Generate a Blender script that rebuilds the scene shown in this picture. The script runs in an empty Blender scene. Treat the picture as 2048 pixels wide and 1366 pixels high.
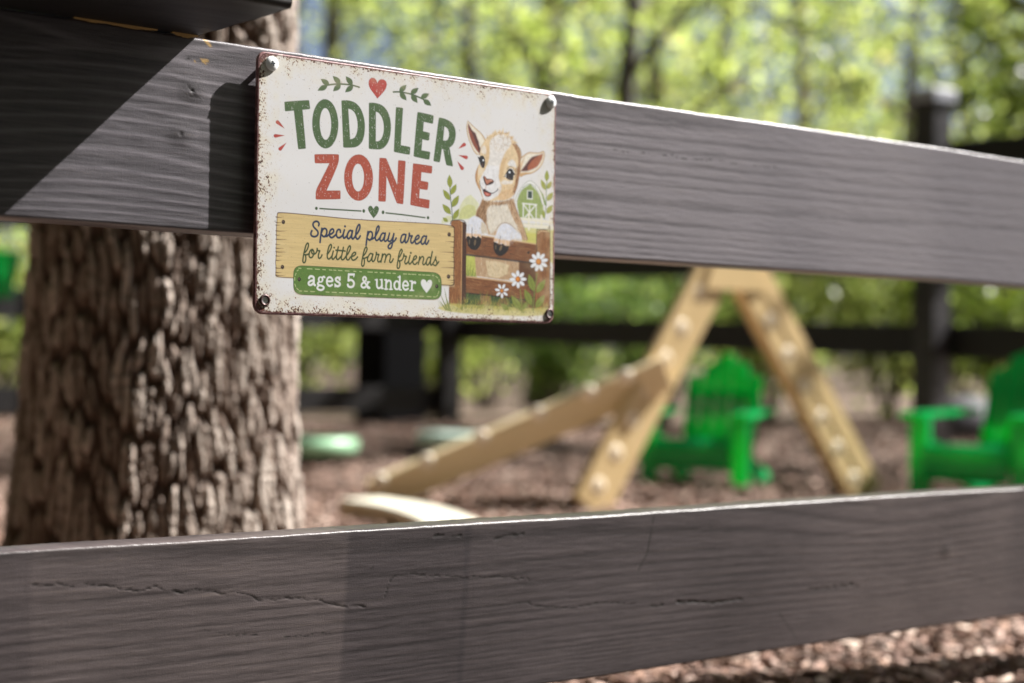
import bpy, math, random, json
import numpy as np
from mathutils import Vector, Matrix

# ------------------------------------------------------------------ camera, sky, sun, exposure
scene = bpy.context.scene
C = scene.collection
R = math.radians

cam_data = bpy.data.cameras.new('camera')
cam = bpy.data.objects.new('camera', cam_data)
C.objects.link(cam)
scene.camera = cam
PITCH, ROLL, CAM_Z = 0.0152, 0.01135, 0.409
fwd = Vector((0, math.cos(PITCH), math.sin(PITCH)))
rt0 = Vector((1, 0, 0)); up0 = rt0.cross(fwd)
rt = math.cos(ROLL) * rt0 + math.sin(ROLL) * up0
up = -math.sin(ROLL) * rt0 + math.cos(ROLL) * up0
cam.matrix_world = Matrix(((rt.x, up.x, -fwd.x, 0), (rt.y, up.y, -fwd.y, 0), (rt.z, up.z, -fwd.z, CAM_Z), (0, 0, 0, 1)))
cam_data.sensor_width = 36.0
cam_data.lens = 59.37
cam_data.clip_start = 0.05
cam_data.clip_end = 500
cam_data.dof.use_dof = True
cam_data.dof.focus_distance = 1.31
cam_data.dof.aperture_fstop = 3.9
cam_data.dof.aperture_blades = 0

# the fence runs to the right and away from the camera
FENCE_YAW = 0.68787
FO = Vector((-0.7658, 0.8208, 0.4))                       # fence origin: u along the fence, v behind it, w up
FU = Vector((math.cos(FENCE_YAW), math.sin(FENCE_YAW), 0)); FV = Vector((-math.sin(FENCE_YAW), math.cos(FENCE_YAW), 0))
sun_vec = (3.25 * FU - 1.0 * FV + Vector((0, 0, 3.15))).normalized()

world = bpy.data.worlds.new('World'); scene.world = world
world.use_nodes = True
wn = world.node_tree
sky = wn.nodes.new('ShaderNodeTexSky'); sky.sky_type = 'NISHITA'; sky.sun_disc = False
sky.sun_elevation = math.asin(sun_vec.z)
sky.sun_rotation = math.atan2(sun_vec.x, sun_vec.y)
sky.air_density = 0.5; sky.dust_density = 2.2; sky.ozone_density = 0.3
bg = wn.nodes['Background']; bg.inputs['Strength'].default_value = 0.05
wn.links.new(sky.outputs[0], bg.inputs['Color'])

sun_data = bpy.data.lights.new('sun', 'SUN'); sun_data.energy = 5.0; sun_data.angle = R(0.55); sun_data.color = (1.0, 0.965, 0.92)
sun = bpy.data.objects.new('sun', sun_data); C.objects.link(sun)
sun.rotation_euler = sun_vec.to_track_quat('Z', 'Y').to_euler(); sun.location = (6, 3, 8)

scene.view_settings.view_transform = 'Standard'
scene.view_settings.look = 'None'
scene.view_settings.gamma = 1.0
scene.view_settings.exposure = 1.5
scene.cycles.use_denoising = True
scene.cycles.max_bounces = 7; scene.cycles.diffuse_bounces = 4; scene.cycles.transmission_bounces = 5
scene.cycles.sample_clamp_indirect = 8.0

# ------------------------------------------------------------------ helpers
def tag(o, label=None, cat=None, group=None, kind=None):
    if label: o['label'] = label
    if cat: o['category'] = cat
    if group: o['group'] = group
    if kind: o['kind'] = kind
    return o
def empty(name, loc=(0, 0, 0), rz=0.0):
    o = bpy.data.objects.new(name, None); C.objects.link(o); o.empty_display_size = 0.1
    o.location = loc; o.rotation_euler = (0, 0, rz); return o
def fast(name, V, F, mat=None, parent=None, smooth=True, col=None, colname='Col', mats=None, midx=None):
    V = np.asarray(V, np.float32); F = np.asarray(F, np.int32); k = F.shape[1]
    me = bpy.data.meshes.new(name)
    me.vertices.add(len(V)); me.vertices.foreach_set('co', V.ravel())
    me.loops.add(F.size); me.loops.foreach_set('vertex_index', F.ravel())
    me.polygons.add(len(F)); me.polygons.foreach_set('loop_start', np.arange(0, F.size, k, dtype=np.int32))
    me.update(calc_edges=True)
    if smooth: me.polygons.foreach_set('use_smooth', np.ones(len(F), bool))
    if col is not None:
        a = me.color_attributes.new(colname, 'FLOAT_COLOR', 'POINT')
        c = np.ones((len(V), 4), np.float32); c[:, :col.shape[1]] = col
        a.data.foreach_set('color', c.ravel())
    if mat: me.materials.append(mat)
    me.validate()
    o = bpy.data.objects.new(name, me); C.objects.link(o)
    if parent: o.parent = parent
    return o
class MB:
    """collects shapes that become ONE mesh object"""
    def __init__(s): s.v = []; s.f = []
    def add(s, V, F):
        b = len(s.v); s.v += [tuple(p) for p in V]; s.f += [tuple(b + i for i in f) for f in F]; return s
    def box(s, c, size, rot=None, bev=0.0):
        import bmesh
        bm = bmesh.new(); bmesh.ops.create_cube(bm, size=1.0)
        for v in bm.verts: v.co = Vector((v.co.x * size[0], v.co.y * size[1], v.co.z * size[2]))
        if bev: bmesh.ops.bevel(bm, geom=list(bm.edges), offset=bev, segments=2, affect='EDGES', profile=0.6)
        M = Matrix.Translation(Vector(c)) @ (rot.to_4x4() if rot else Matrix.Identity(4))
        bm.transform(M); bm.verts.index_update()
        s.add([v.co.copy() for v in bm.verts], [[v.index for v in f.verts] for f in bm.faces]); bm.free(); return s
    def tube(s, pts, rad, n=10, cap=True):
        V, F = tube(pts, rad, n); s.add(V, F)
        if cap:
            b = len(s.v) - len(V); s.f.append(tuple(b + i for i in range(n))[::-1]); s.f.append(tuple(len(s.v) - n + i for i in range(n)))
        return s
    def lathe(s, prof, M=None, n=24):
        V = []; F = []
        for r, z in prof:
            for i in range(n):
                a = 2 * math.pi * i / n; p = Vector((r * math.cos(a), r * math.sin(a), z)); V.append(M @ p if M else p)
        for j in range(len(prof) - 1):
            for i in range(n): F.append((j * n + i, j * n + (i + 1) % n, (j + 1) * n + (i + 1) % n, (j + 1) * n + i))
        return s.add(V, F)
    def build(s, name, mat, parent=None, smooth=False):
        me = bpy.data.meshes.new(name); me.from_pydata([tuple(v) for v in s.v], [], s.f); me.update()
        if smooth: me.polygons.foreach_set('use_smooth', [True] * len(me.polygons))
        me.materials.append(mat); o = bpy.data.objects.new(name, me); C.objects.link(o)
        if parent: o.parent = parent
        return o
def tube(pts, rad, n=10):
    pts = [Vector(p) for p in pts]; V = []; F = []
    for i, p in enumerate(pts):
        d = (pts[min(i + 1, len(pts) - 1)] - pts[max(i - 1, 0)]).normalized()
        a = d.orthogonal().normalized() if i == 0 else (a - d * a.dot(d)).normalized()
        b = d.cross(a); r = rad[i] if hasattr(rad, '__len__') else rad
        for k in range(n):
            t = 2 * math.pi * k / n; V.append(p + a * (r * math.cos(t)) + b * (r * math.sin(t)))
    for i in range(len(pts) - 1):
        for k in range(n): F.append((i * n + k, i * n + (k + 1) % n, (i + 1) * n + (k + 1) % n, (i + 1) * n + k))
    return V, F
def barrot(d, up=Vector((0, 0, 1))):
    """columns: x along d, z as near to up as possible"""
    x = Vector(d).normalized(); y = up.cross(x).normalized(); z = x.cross(y)
    return Matrix(((x.x, y.x, z.x), (x.y, y.y, z.y), (x.z, y.z, z.z)))
def bar(mb, p, q, w, t, side, bev=0.004):
    """a plank from p to q: w wide (across the plank, in the plane normal to side), t thick along side"""
    p = Vector(p); q = Vector(q); x = (q - p).normalized(); y = (Vector(side) - x * Vector(side).dot(x)).normalized(); z = x.cross(y)
    rot = Matrix(((x.x, y.x, z.x), (x.y, y.y, z.y), (x.z, y.z, z.z)))
    return mb.box((p + q) / 2, ((q - p).length, t, w), rot, bev)

# value noise on points
def hashn(i, j, k, seed=0):
    h = (i.astype(np.int64) * 374761393 + j.astype(np.int64) * 668265263 + k.astype(np.int64) * 2147483647 + seed * 1274126177) & 0xffffffff
    h = ((h ^ (h >> 13)) * 1274126177) & 0xffffffff
    return ((h ^ (h >> 16)) & 0xffff) / 65535.0
def vn(x, y, z=None, seed=0):
    if z is None: z = np.zeros_like(x)
    xi, yi, zi = np.floor(x), np.floor(y), np.floor(z); fx, fy, fz = x - xi, y - yi, z - zi
    fx, fy, fz = [t * t * (3 - 2 * t) for t in (fx, fy, fz)]; o = 0
    for a in (0, 1):
        for b in (0, 1):
            for c in (0, 1):
                o = o + hashn(xi + a, yi + b, zi + c, seed) * (fx if a else 1 - fx) * (fy if b else 1 - fy) * (fz if c else 1 - fz)
    return o
def fbm(x, y, z=None, oct=3, seed=0):
    o = 0; a = .5; s = 1
    for i in range(oct):
        o = o + a * vn(x * s, y * s, None if z is None else z * s, seed + i); a *= .5; s *= 2.03
    return o / (1 - .5 ** oct)
def sstep(a, b, x):
    t = np.clip((x - a) / (b - a), 0, 1); return t * t * (3 - 2 * t)

# ------------------------------------------------------------------ materials
def mat(name):
    m = bpy.data.materials.new(name); m.use_nodes = True; nt = m.node_tree
    return m, nt, nt.nodes['Principled BSDF'], nt.links
def nnoise(nt, scale, detail=4, rough=.55, vec=None, stretch=None, coord='Object'):
    n = nt.nodes.new('ShaderNodeTexNoise'); n.inputs['Scale'].default_value = scale; n.inputs['Detail'].default_value = detail; n.inputs['Roughness'].default_value = rough
    tc = nt.nodes.new('ShaderNodeTexCoord')
    if stretch:
        mp = nt.nodes.new('ShaderNodeMapping'); mp.inputs['Scale'].default_value = stretch
        nt.links.new(tc.outputs[coord], mp.inputs['Vector']); nt.links.new(mp.outputs[0], n.inputs['Vector'])
    else: nt.links.new(tc.outputs[coord], n.inputs['Vector'])
    return n.outputs['Fac']
def ramp(nt, fac, stops):
    r = nt.nodes.new('ShaderNodeValToRGB'); e = r.color_ramp.elements
    while len(e) < len(stops): e.new(.5)
    for el, (p, c) in zip(e, stops): el.position = p; el.color = (*c, 1) if len(c) == 3 else c
    nt.links.new(fac, r.inputs['Fac']); return r.outputs['Color']
def math_(nt, op, a, b=None):
    n = nt.nodes.new('ShaderNodeMath'); n.operation = op
    for i, v in enumerate((a, b)):
        if v is None: continue
        if isinstance(v, (int, float)): n.inputs[i].default_value = v
        else: nt.links.new(v, n.inputs[i])
    return n.outputs[0]
def mixc(nt, fac, a, b, mode='MIX'):
    n = nt.nodes.new('ShaderNodeMix'); n.data_type = 'RGBA'; n.blend_type = mode
    for s, v in ((n.inputs['Factor'], fac), (n.inputs['A'], a), (n.inputs['B'], b)):
        if isinstance(v, (int, float)): s.default_value = v
        elif isinstance(v, tuple): s.default_value = (*v, 1)
        else: nt.links.new(v, s)
    return n.outputs['Result']
def bump(nt, bsdf, h, strength, dist=.002):
    b = nt.nodes.new('ShaderNodeBump'); b.inputs['Strength'].default_value = strength; b.inputs['Distance'].default_value = dist
    nt.links.new(h, b.inputs['Height']); nt.links.new(b.outputs[0], bsdf.inputs['Normal']); return b
def attr(nt, name='Col'):
    a = nt.nodes.new('ShaderNodeAttribute'); a.attribute_name = name; return a.outputs['Color']
def sep(nt, col):
    s = nt.nodes.new('ShaderNodeSeparateColor'); nt.links.new(col, s.inputs[0]); return s.outputs

# dark stained board: ring / crack / bare-wood amounts come from the mesh
def stained_board(name, dark, light, rough=.5):
    m, nt, b, L = mat(name)
    s = sep(nt, attr(nt, 'Grain'))
    f1 = nnoise(nt, 1, 5, .6, stretch=(9, 60, 260)); f2 = nnoise(nt, 1, 4, .6, stretch=(420, 60, 40)); f3 = nnoise(nt, 6, 4, .6); f4 = nnoise(nt, 1100, 3, .6); f5 = nnoise(nt, 1, 5, .65, stretch=(45, 60, 420))
    v = math_(nt, 'ADD', math_(nt, 'MULTIPLY', s[0], .5), math_(nt, 'MULTIPLY', f1, .55))
    v = math_(nt, 'ADD', v, math_(nt, 'MULTIPLY', f3, .35)); v = math_(nt, 'ADD', v, math_(nt, 'MULTIPLY', f2, .07))
    v = math_(nt, 'ADD', v, math_(nt, 'MULTIPLY', f4, .22)); v = math_(nt, 'ADD', v, math_(nt, 'MULTIPLY', f5, .30)); v = math_(nt, 'SUBTRACT', v, .50)
    col = ramp(nt, v, [(.18, dark), (.45, tuple((a + b_) / 2 for a, b_ in zip(dark, light))), (.72, light)])
    worn = ramp(nt, math_(nt, 'ADD', f4, math_(nt, 'MULTIPLY', f1, .5)), [(.86, (0, 0, 0)), (1.0, (1, 1, 1))])
    col = mixc(nt, math_(nt, 'MULTIPLY', worn, .45), col, (.16, .115, .065))
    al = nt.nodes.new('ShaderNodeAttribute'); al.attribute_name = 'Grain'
    col = mixc(nt, 1.0, col, ramp(nt, al.outputs['Alpha'], [(0, (.50, .51, .56)), (1, (1, 1, 1))]), 'MULTIPLY')          # darker bands across the board
    col = mixc(nt, s[1], col, (.012, .01, .01))
    col = mixc(nt, s[2], col, (.42, .27, .10))
    L.new(col, b.inputs['Base Color'])
    b.inputs['Roughness'].default_value = rough; b.inputs['Specular IOR Level'].default_value = .45
    h = math_(nt, 'ADD', math_(nt, 'MULTIPLY', f1, .38), math_(nt, 'ADD', math_(nt, 'MULTIPLY', f2, .08), math_(nt, 'ADD', math_(nt, 'MULTIPLY', f5, .4), math_(nt, 'MULTIPLY', f4, .30))))
    bump(nt, b, h, .5, .0011); return m
def plain_wood(name, c1, c2, rough=.5, stretch=(6, 60, 60), trans=0):
    m, nt, b, L = mat(name); f = nnoise(nt, 1, 4, .6, stretch=stretch); g = nnoise(nt, 3, 3)
    L.new(ramp(nt, math_(nt, 'ADD', math_(nt, 'MULTIPLY', f, .7), math_(nt, 'MULTIPLY', g, .3)), [(.3, c1), (.7, c2)]), b.inputs['Base Color'])
    b.inputs['Roughness'].default_value = rough; bump(nt, b, f, .25, .001); return m
def leaf_mat(name, tr=.55, gain=1.0, tgain=1.0, rough=.45):
    m, nt, b, L = mat(name); col = attr(nt)
    g = mixc(nt, 1.0, col, (gain, gain, gain), 'MULTIPLY'); L.new(g, b.inputs['Base Color']); b.inputs['Roughness'].default_value = rough
    t = nt.nodes.new('ShaderNodeBsdfTranslucent'); L.new(mixc(nt, 1.0, col, (2.5 * tgain, 2.4 * tgain, 1.6 * tgain), 'MULTIPLY'), t.inputs['Color'])
    mx = nt.nodes.new('ShaderNodeMixShader'); mx.inputs[0].default_value = tr
    L.new(b.outputs[0], mx.inputs[1]); L.new(t.outputs[0], mx.inputs[2]); L.new(mx.outputs[0], nt.nodes['Material Output'].inputs['Surface']); return m
def vcol_mat(name, rough=.7, bstr=0, scale=60):
    m, nt, b, L = mat(name); n = nnoise(nt, scale, 4); c = attr(nt)
    L.new(mixc(nt, .5, c, ramp(nt, n, [(.25, (.55, .55, .55)), (.75, (1.3, 1.3, 1.3))]), 'MULTIPLY'), b.inputs['Base Color'])
    b.inputs['Roughness'].default_value = rough
    if bstr: bump(nt, b, n, bstr, .004)
    return m

M = {}
M['upper_board'] = stained_board('stained_board', (.014, .0125, .0145), (.205, .189, .208), .32)
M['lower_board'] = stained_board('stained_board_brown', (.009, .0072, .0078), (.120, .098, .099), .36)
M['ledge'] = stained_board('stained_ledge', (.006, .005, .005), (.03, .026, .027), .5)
M['black_fence'] = plain_wood('black_stained_fence', (.007, .0065, .007), (.026, .024, .026), .42)
M['lit_post'] = plain_wood('sunlit_stained_post', (.018, .017, .018), (.075, .07, .077), .38, (40, 40, 5))  # paler copy of the fence stain, painting sunlit sheen into the capped post
M['pine'] = plain_wood('pale_pine', (.60, .445, .225), (.66, .50, .27), .32, (3, 9, 9))
M['lit_pine'] = plain_wood('brightened_ramp_pine', (.83, .67, .40), (.87, .72, .46), .32, (3, 9, 9))  # pine made paler, painting in the light the shaded ramp lacks
M['pine_end_glint'] = plain_wood('dowel_end_glint', (.93, .82, .64), (.95, .86, .70), .2)  # near-white colour paints a sunlit glint on the end caps
M['beam_top_lit'] = plain_wood('sunlit_beam_top', (.82, .78, .64), (.88, .85, .72), .4)  # paler than the core, painting sunlight onto the top of the beam
M['joint_tint'] = plain_wood('orange_brown', (.40, .23, .07), (.60, .38, .14), .6)
def green_plastic():
    m, nt, b, L = mat('green_plastic'); n = nnoise(nt, 30, 3)
    L.new(ramp(nt, n, [(.3, (.010, .39, .14)), (.7, (.015, .47, .175))]), b.inputs['Base Color']); b.inputs['Roughness'].default_value = .25
    t = nt.nodes.new('ShaderNodeBsdfTranslucent'); t.inputs['Color'].default_value = (.0, .80, .15, 1)
    mx = nt.nodes.new('ShaderNodeMixShader'); mx.inputs[0].default_value = .46
    L.new(b.outputs[0], mx.inputs[1]); L.new(t.outputs[0], mx.inputs[2]); L.new(mx.outputs[0], nt.nodes['Material Output'].inputs['Surface']); return m
M['green'] = green_plastic()
def flat(name, c1, c2, rough=.4, metal=0, scale=20, bs=0):
    m, nt, b, L = mat(name); n = nnoise(nt, scale, 4)
    L.new(ramp(nt, n, [(.35, c1), (.65, c2)]), b.inputs['Base Color']); b.inputs['Roughness'].default_value = rough; b.inputs['Metallic'].default_value = metal
    if bs: bump(nt, b, n, bs, .002)
    return m
M['mint'] = flat('mint_plastic', (.68, .88, .77), (.74, .91, .82), .3)
M['soft_green'] = flat('soft_green_plastic', (.30, .56, .34), (.36, .62, .40), .35)
M['cap'] = flat('grey_post_cap', (.30, .32, .37), (.40, .42, .47), .5)
M['zinc'] = flat('zinc_screw', (.86, .88, .91), (.94, .95, .96), .2, .0, 200)
M['slot'] = flat('dark_slot', (.03, .04, .05), (.06, .07, .09), .5, .5)
M['eyelet'] = flat('rusty_eyelet', (.05, .03, .035), (.13, .07, .06), .45, .5, 400)
M['eyelet_in'] = flat('worn_steel', (.45, .44, .46), (.62, .61, .63), .35, .7, 300)
M['stone'] = flat('grey_stone', (.05, .05, .056), (.10, .10, .115), .8, 0, 9, .5)
M['black_bin'] = flat('black_bin', (.004, .004, .005), (.008, .008, .009), .9)
M['black_bin'].node_tree.nodes['Principled BSDF'].inputs['Specular IOR Level'].default_value = .05
# ------------------------------------------------------------------ ground
def ground_z(x, y):
    x = np.asarray(x, float); y = np.asarray(y, float)
    base = .07 * sstep(6.4, 9.4, y) + .35 * sstep(10, 40, y) + .02 * (fbm(x * .9 + 31, y * .9 + 7, oct=3, seed=3) - .5) * sstep(.5, 2, y)
    return base + .06 * sstep(5.8, 7.2, y) * sstep(.8, 2.0, x)
def gz(x, y): return float(ground_z(np.array([x]), np.array([y]))[0])
xs = np.concatenate([np.linspace(-90, -7, 40), np.linspace(-6.5, 6.5, 330), np.linspace(7, 90, 40)])
ys = np.concatenate([np.linspace(-8, .4, 20), np.linspace(.5, 11, 300), np.linspace(11.5, 30, 60), np.linspace(32, 160, 30)])
GX, GY = np.meshgrid(xs, ys); fine = (np.abs(GX) < 6.6) & (GY < 11)
GZ = ground_z(GX, GY) + np.where(fine, .014 * (fbm(GX * 14, GY * 14, oct=3, seed=9) - .5), 0)
nxg, nyg = len(xs), len(ys); idx = np.arange(nxg * nyg).reshape(nyg, nxg)
gF = np.stack([idx[:-1, :-1], idx[:-1, 1:], idx[1:, 1:], idx[1:, :-1]], -1).reshape(-1, 4)
m, nt, b, L = mat('mulch_ground')
n1 = nnoise(nt, 26, 6, .7); n2 = nnoise(nt, 90, 4, .6); n3 = nnoise(nt, .5, 3)
gc = ramp(nt, math_(nt, 'ADD', math_(nt, 'MULTIPLY', n1, .6), math_(nt, 'MULTIPLY', n2, .4)), [(.33, (.045, .026, .018)), (.5, (.17, .112, .085)), (.66, (.34, .25, .20))])
L.new(mixc(nt, math_(nt, 'MULTIPLY', n3, .25), gc, (.05, .045, .03)), b.inputs['Base Color']); b.inputs['Roughness'].default_value = .9
bump(nt, b, n1, .8, .012)
ground = fast('ground', np.stack([GX, GY, GZ], -1).reshape(-1, 3), gF, m); tag(ground, 'brown bark mulch ground of the play area', 'ground', kind='structure')

low_bounce_floor, nt, b, L = mat('low_bounce_soil'); n1 = nnoise(nt, 18, 6, .65); L.new(ramp(nt, n1, [(.3, (.012, .009, .007)), (.7, (.05, .038, .028))]), b.inputs['Base Color']); b.inputs['Roughness'].default_value = .95; bump(nt, b, n1, .6, .01)
ground.data.materials.append(low_bounce_floor)                                # outside the fence the unseen floor is darkened to cut bounce light
fcx = GX.ravel()[gF].mean(1); fcy = GY.ravel()[gF].mean(1); vv_ = (fcx - FO.x) * FV.x + (fcy - FO.y) * FV.y
ground.data.polygons.foreach_set('material_index', (vv_ < -.02).astype(np.int32))
# bark chips strewn on the ground: one mass
rg = np.random.default_rng(21)
def chips(N, sampler, smin, smax):
    x, y = sampler(N); s = rg.uniform(smin, smax, N); asp = rg.uniform(.25, .7, N); a = rg.uniform(0, 6.283, N)
    tl = rg.normal(0, .24, (N, 2)); z = ground_z(x, y) + .004 + rg.uniform(0, .014, N)
    ca, sa = np.cos(a), np.sin(a); q = np.array([[-1, -.8], [.9, -1], [1, .9], [-.85, 1]]); V = np.zeros((N, 8, 3))
    for i in range(4):
        lx = q[i, 0] * s * rg.uniform(.8, 1.1, N); ly = q[i, 1] * s * asp * rg.uniform(.8, 1.1, N); dz = lx * tl[:, 0] + ly * tl[:, 1]
        V[:, i] = np.stack([x + lx * ca - ly * sa, y + lx * sa + ly * ca, z + dz], -1); V[:, i + 4] = V[:, i] + np.array([0, 0, .0]) + np.stack([0 * s, 0 * s, .12 * s + .003], -1)
    F = np.array([[4, 5, 6, 7], [0, 1, 5, 4], [1, 2, 6, 5], [2, 3, 7, 6], [3, 0, 4, 7]])
    F = (np.arange(N)[:, None, None] * 8 + F[None]).reshape(-1, 4)
    pal = np.array([[.17, .094, .068], [.29, .185, .145], [.40, .285, .235], [.10, .058, .040], [.50, .39, .32], [.20, .115, .078], [.31, .19, .135]])
    col = pal[rg.choice(len(pal), N, p=[.2, .2, .18, .14, .08, .1, .1])] * rg.uniform(.8, 1.2, (N, 1)); return V.reshape(-1, 3), F, np.repeat(col, 8, 0)
def samp_near(N):
    y = 1.6 + 8.2 * rg.random(N) ** 1.3; return (rg.random(N) * 2 - 1) * (.34 * y + .55), y
V, F, col = chips(66000, samp_near, .004, .016)
tag(fast('wood_chips', V, F, vcol_mat('bark_chip', .85, .3, 80), smooth=False, col=col), 'loose bark chips covering the play area ground', 'wood chips', kind='stuff')

# ------------------------------------------------------------------ the near fence: two stained boards
FM = Matrix(((FU.x, FV.x, 0, FO.x), (FU.y, FV.y, 0, FO.y), (0, 0, 1, FO.z), (0, 0, 0, 1)))
fence_near = empty('board_fence', (FO.x, FO.y, gz(FO.x, FO.y)), FENCE_YAW)
tag(fence_near, 'dark stained board fence in the foreground carrying the toddler zone sign', 'fence')
ZOFF = FO.z - fence_near.location.z
def polydist(U, Wd, pts):
    d = np.full(U.shape, 9.0)
    for (a, b), (c, e) in zip(pts[:-1], pts[1:]):
        D = np.array([c - a, e - b]); LL = (D ** 2).sum() + 1e-12; t = np.clip(((U - a) * D[0] + (Wd - b) * D[1]) / LL, 0, 1)
        d = np.minimum(d, np.hypot(U - a - t * D[0], Wd - b - t * D[1]))
    return d
def make_board(name, u, w0, w1, thick, ringf, cracks, knots, bare, m, parent, zoff, tone_bands=()):
    nf = 132; bv = .0016; h = w1 - w0
    fr = np.stack([np.zeros(nf), np.linspace(w1 - bv, w0 + bv, nf)], -1)
    prof = np.vstack([fr, [[bv * .3, w0 + bv * .3], [bv, w0], [thick - bv, w0], [thick, w0 + bv], [thick, w1 - bv], [thick - bv, w1], [thick * .5, w1], [bv, w1], [bv * .3, w1 - bv * .3]]])
    npf = len(prof); U = np.repeat(u[:, None], npf, 1); Vv = np.repeat(prof[None, :, 0], len(u), 0).copy(); Wd = np.repeat(prof[None, :, 1], len(u), 0).copy()
    Wd += .0003 * np.where(np.arange(npf)[None] > nf + 4, 1, 0) * (fbm(U * 160, Wd * 0 + 9, oct=3, seed=44) - .5) * 2 + .0012 * (fbm(U * 5, Wd * 0 + 3, oct=2, seed=4) - .5) * 2
    front = np.zeros(npf, bool); front[:nf] = True
    ring = ringf(U, Wd + np.where(front, 0, Vv)); crack = np.zeros_like(U); bar_ = np.zeros_like(U); disp = np.zeros_like(U)
    fine = fbm(U * 60, Wd * 600, oct=2, seed=12) - .5; disp += -.00022 * fine - .00025 * (ring - .5)
    jag = (fbm(U * 220, Wd * 220, oct=2, seed=8) - .5)
    for pts, wd, dp in cracks:
        d = polydist(U, Wd + .006 * (fbm(U * 90, U * 0 + wd * 999, oct=3, seed=15) - .5), pts); ww = wd * .62 * (1 + 1.5 * jag); c = np.clip(1.2 - d / np.maximum(ww, 1e-5), 0, 1)
        crack = np.maximum(crack, c); disp += .30 * dp * c * np.clip(.6 + 1.2 * jag, .2, 1)
    for ku, kw, kr in knots:
        d = np.hypot((U - ku), (Wd - kw) * 1.25); crack = np.maximum(crack, .5 * np.clip(1.2 - d / kr, 0, 1)); disp += -.0007 * np.exp(-(d / kr) ** 2) + .0012 * np.clip(1 - d / np.maximum(kr * (.2 + .5 * jag), 1e-4), 0, 1)
    for pts, wd in bare:
        d = polydist(U, Wd, pts); bar_ = np.maximum(bar_, np.clip(1.3 - d / (wd * (1 + 1.6 * jag)), 0, 1) * (jag > -.12))
    Vv = np.where(front[None], Vv + disp, Vv + .0004 * fine)
    P = np.stack([U, Vv, Wd + zoff], -1); n, k = U.shape; ix = np.arange(n * k).reshape(n, k); jx = np.roll(ix, -1, 1)
    F = np.stack([ix[:-1], ix[1:], jx[1:], jx[:-1]], -1).reshape(-1, 4)
    band_tone = np.ones_like(U); e_ = .0016 * (fbm(Wd * 300, U * 3, oct=2, seed=66) - .5)
    for a0, a1, tilt, s0, s1, amt in tone_bands:
        uu = U + tilt * (Wd - w1) + e_; band_tone = band_tone - amt * sstep(a0 - s0, a0 + s0, uu) * (1 - sstep(a1 - s1, a1 + s1, uu))
    col = np.stack([ring, crack, bar_, np.clip(band_tone, 0, 1)], -1).reshape(-1, 4)
    o = fast(name, P.reshape(-1, 3), F, m, parent, True, col, 'Grain'); return o
ub = np.concatenate([np.linspace(-1.4, .40, 30), np.arange(.405, 1.98, .00125), np.linspace(1.99, 4.2, 40)])
def rings_upper(U, Wd):
    du = U - .615; s = Wd + .9 * du ** 2 / (1 + (du / .15) ** 2) + .0035 * (fbm(U * 3, Wd * 8, oct=2, seed=2) - .5) + .0025 * (fbm(U * 1.1, Wd * 30, oct=2, seed=5) - .5)
    ph = s / (.0098 + .003 * (vn(U * .4, Wd * 22, seed=7) - .5)); k = np.where(U < .80, 1, -1)
    t = np.clip((U - .74) / .16, 0, 1); l1 = (.5 + .5 * np.sin(ph * 6.283)) ** 6; l2 = 1 - (.5 + .5 * np.sin(ph * 6.283 + 1)) ** 3
    return np.clip((.38 + .5 * l1) * (1 - t) + t * (.34 + .36 * np.clip((U - .9) / .5, 0, 1.2) + .5 * l2), 0, 1.4)
def rings_lower(U, Wd):
    du = U - 1.52; s = Wd - .35 * du ** 2 / (1 + (du / .2) ** 2) + .006 * (fbm(U * 2.4, Wd * 7, oct=2, seed=22) - .5) + .02 * np.exp(-((U - 1.18) / .09) ** 2) * (Wd + .2)
    ph = s / (.0085 + .004 * (vn(U * .5, Wd * 18, seed=27) - .5)); l2 = 1 - (.5 + .5 * np.sin(ph * 6.283)) ** 3
    return np.clip(.34 + .32 * l2, 0, 1)
CR_UP = [([(0.6766,0.2177),(0.6800,0.2132),(0.6830,0.2091)],0.0012,0.0014),([(0.6788,0.2094),(0.6860,0.2068)],0.0009,0.0012),([(0.6690,0.1771),(0.6719,0.1789)],0.0012,0.0012),([(0.6743,0.2360),(0.6775,0.2375)],0.0009,0.001),([(1.1031,0.2061),(1.3314,0.2080)],0.0004,0.0005)]
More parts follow.
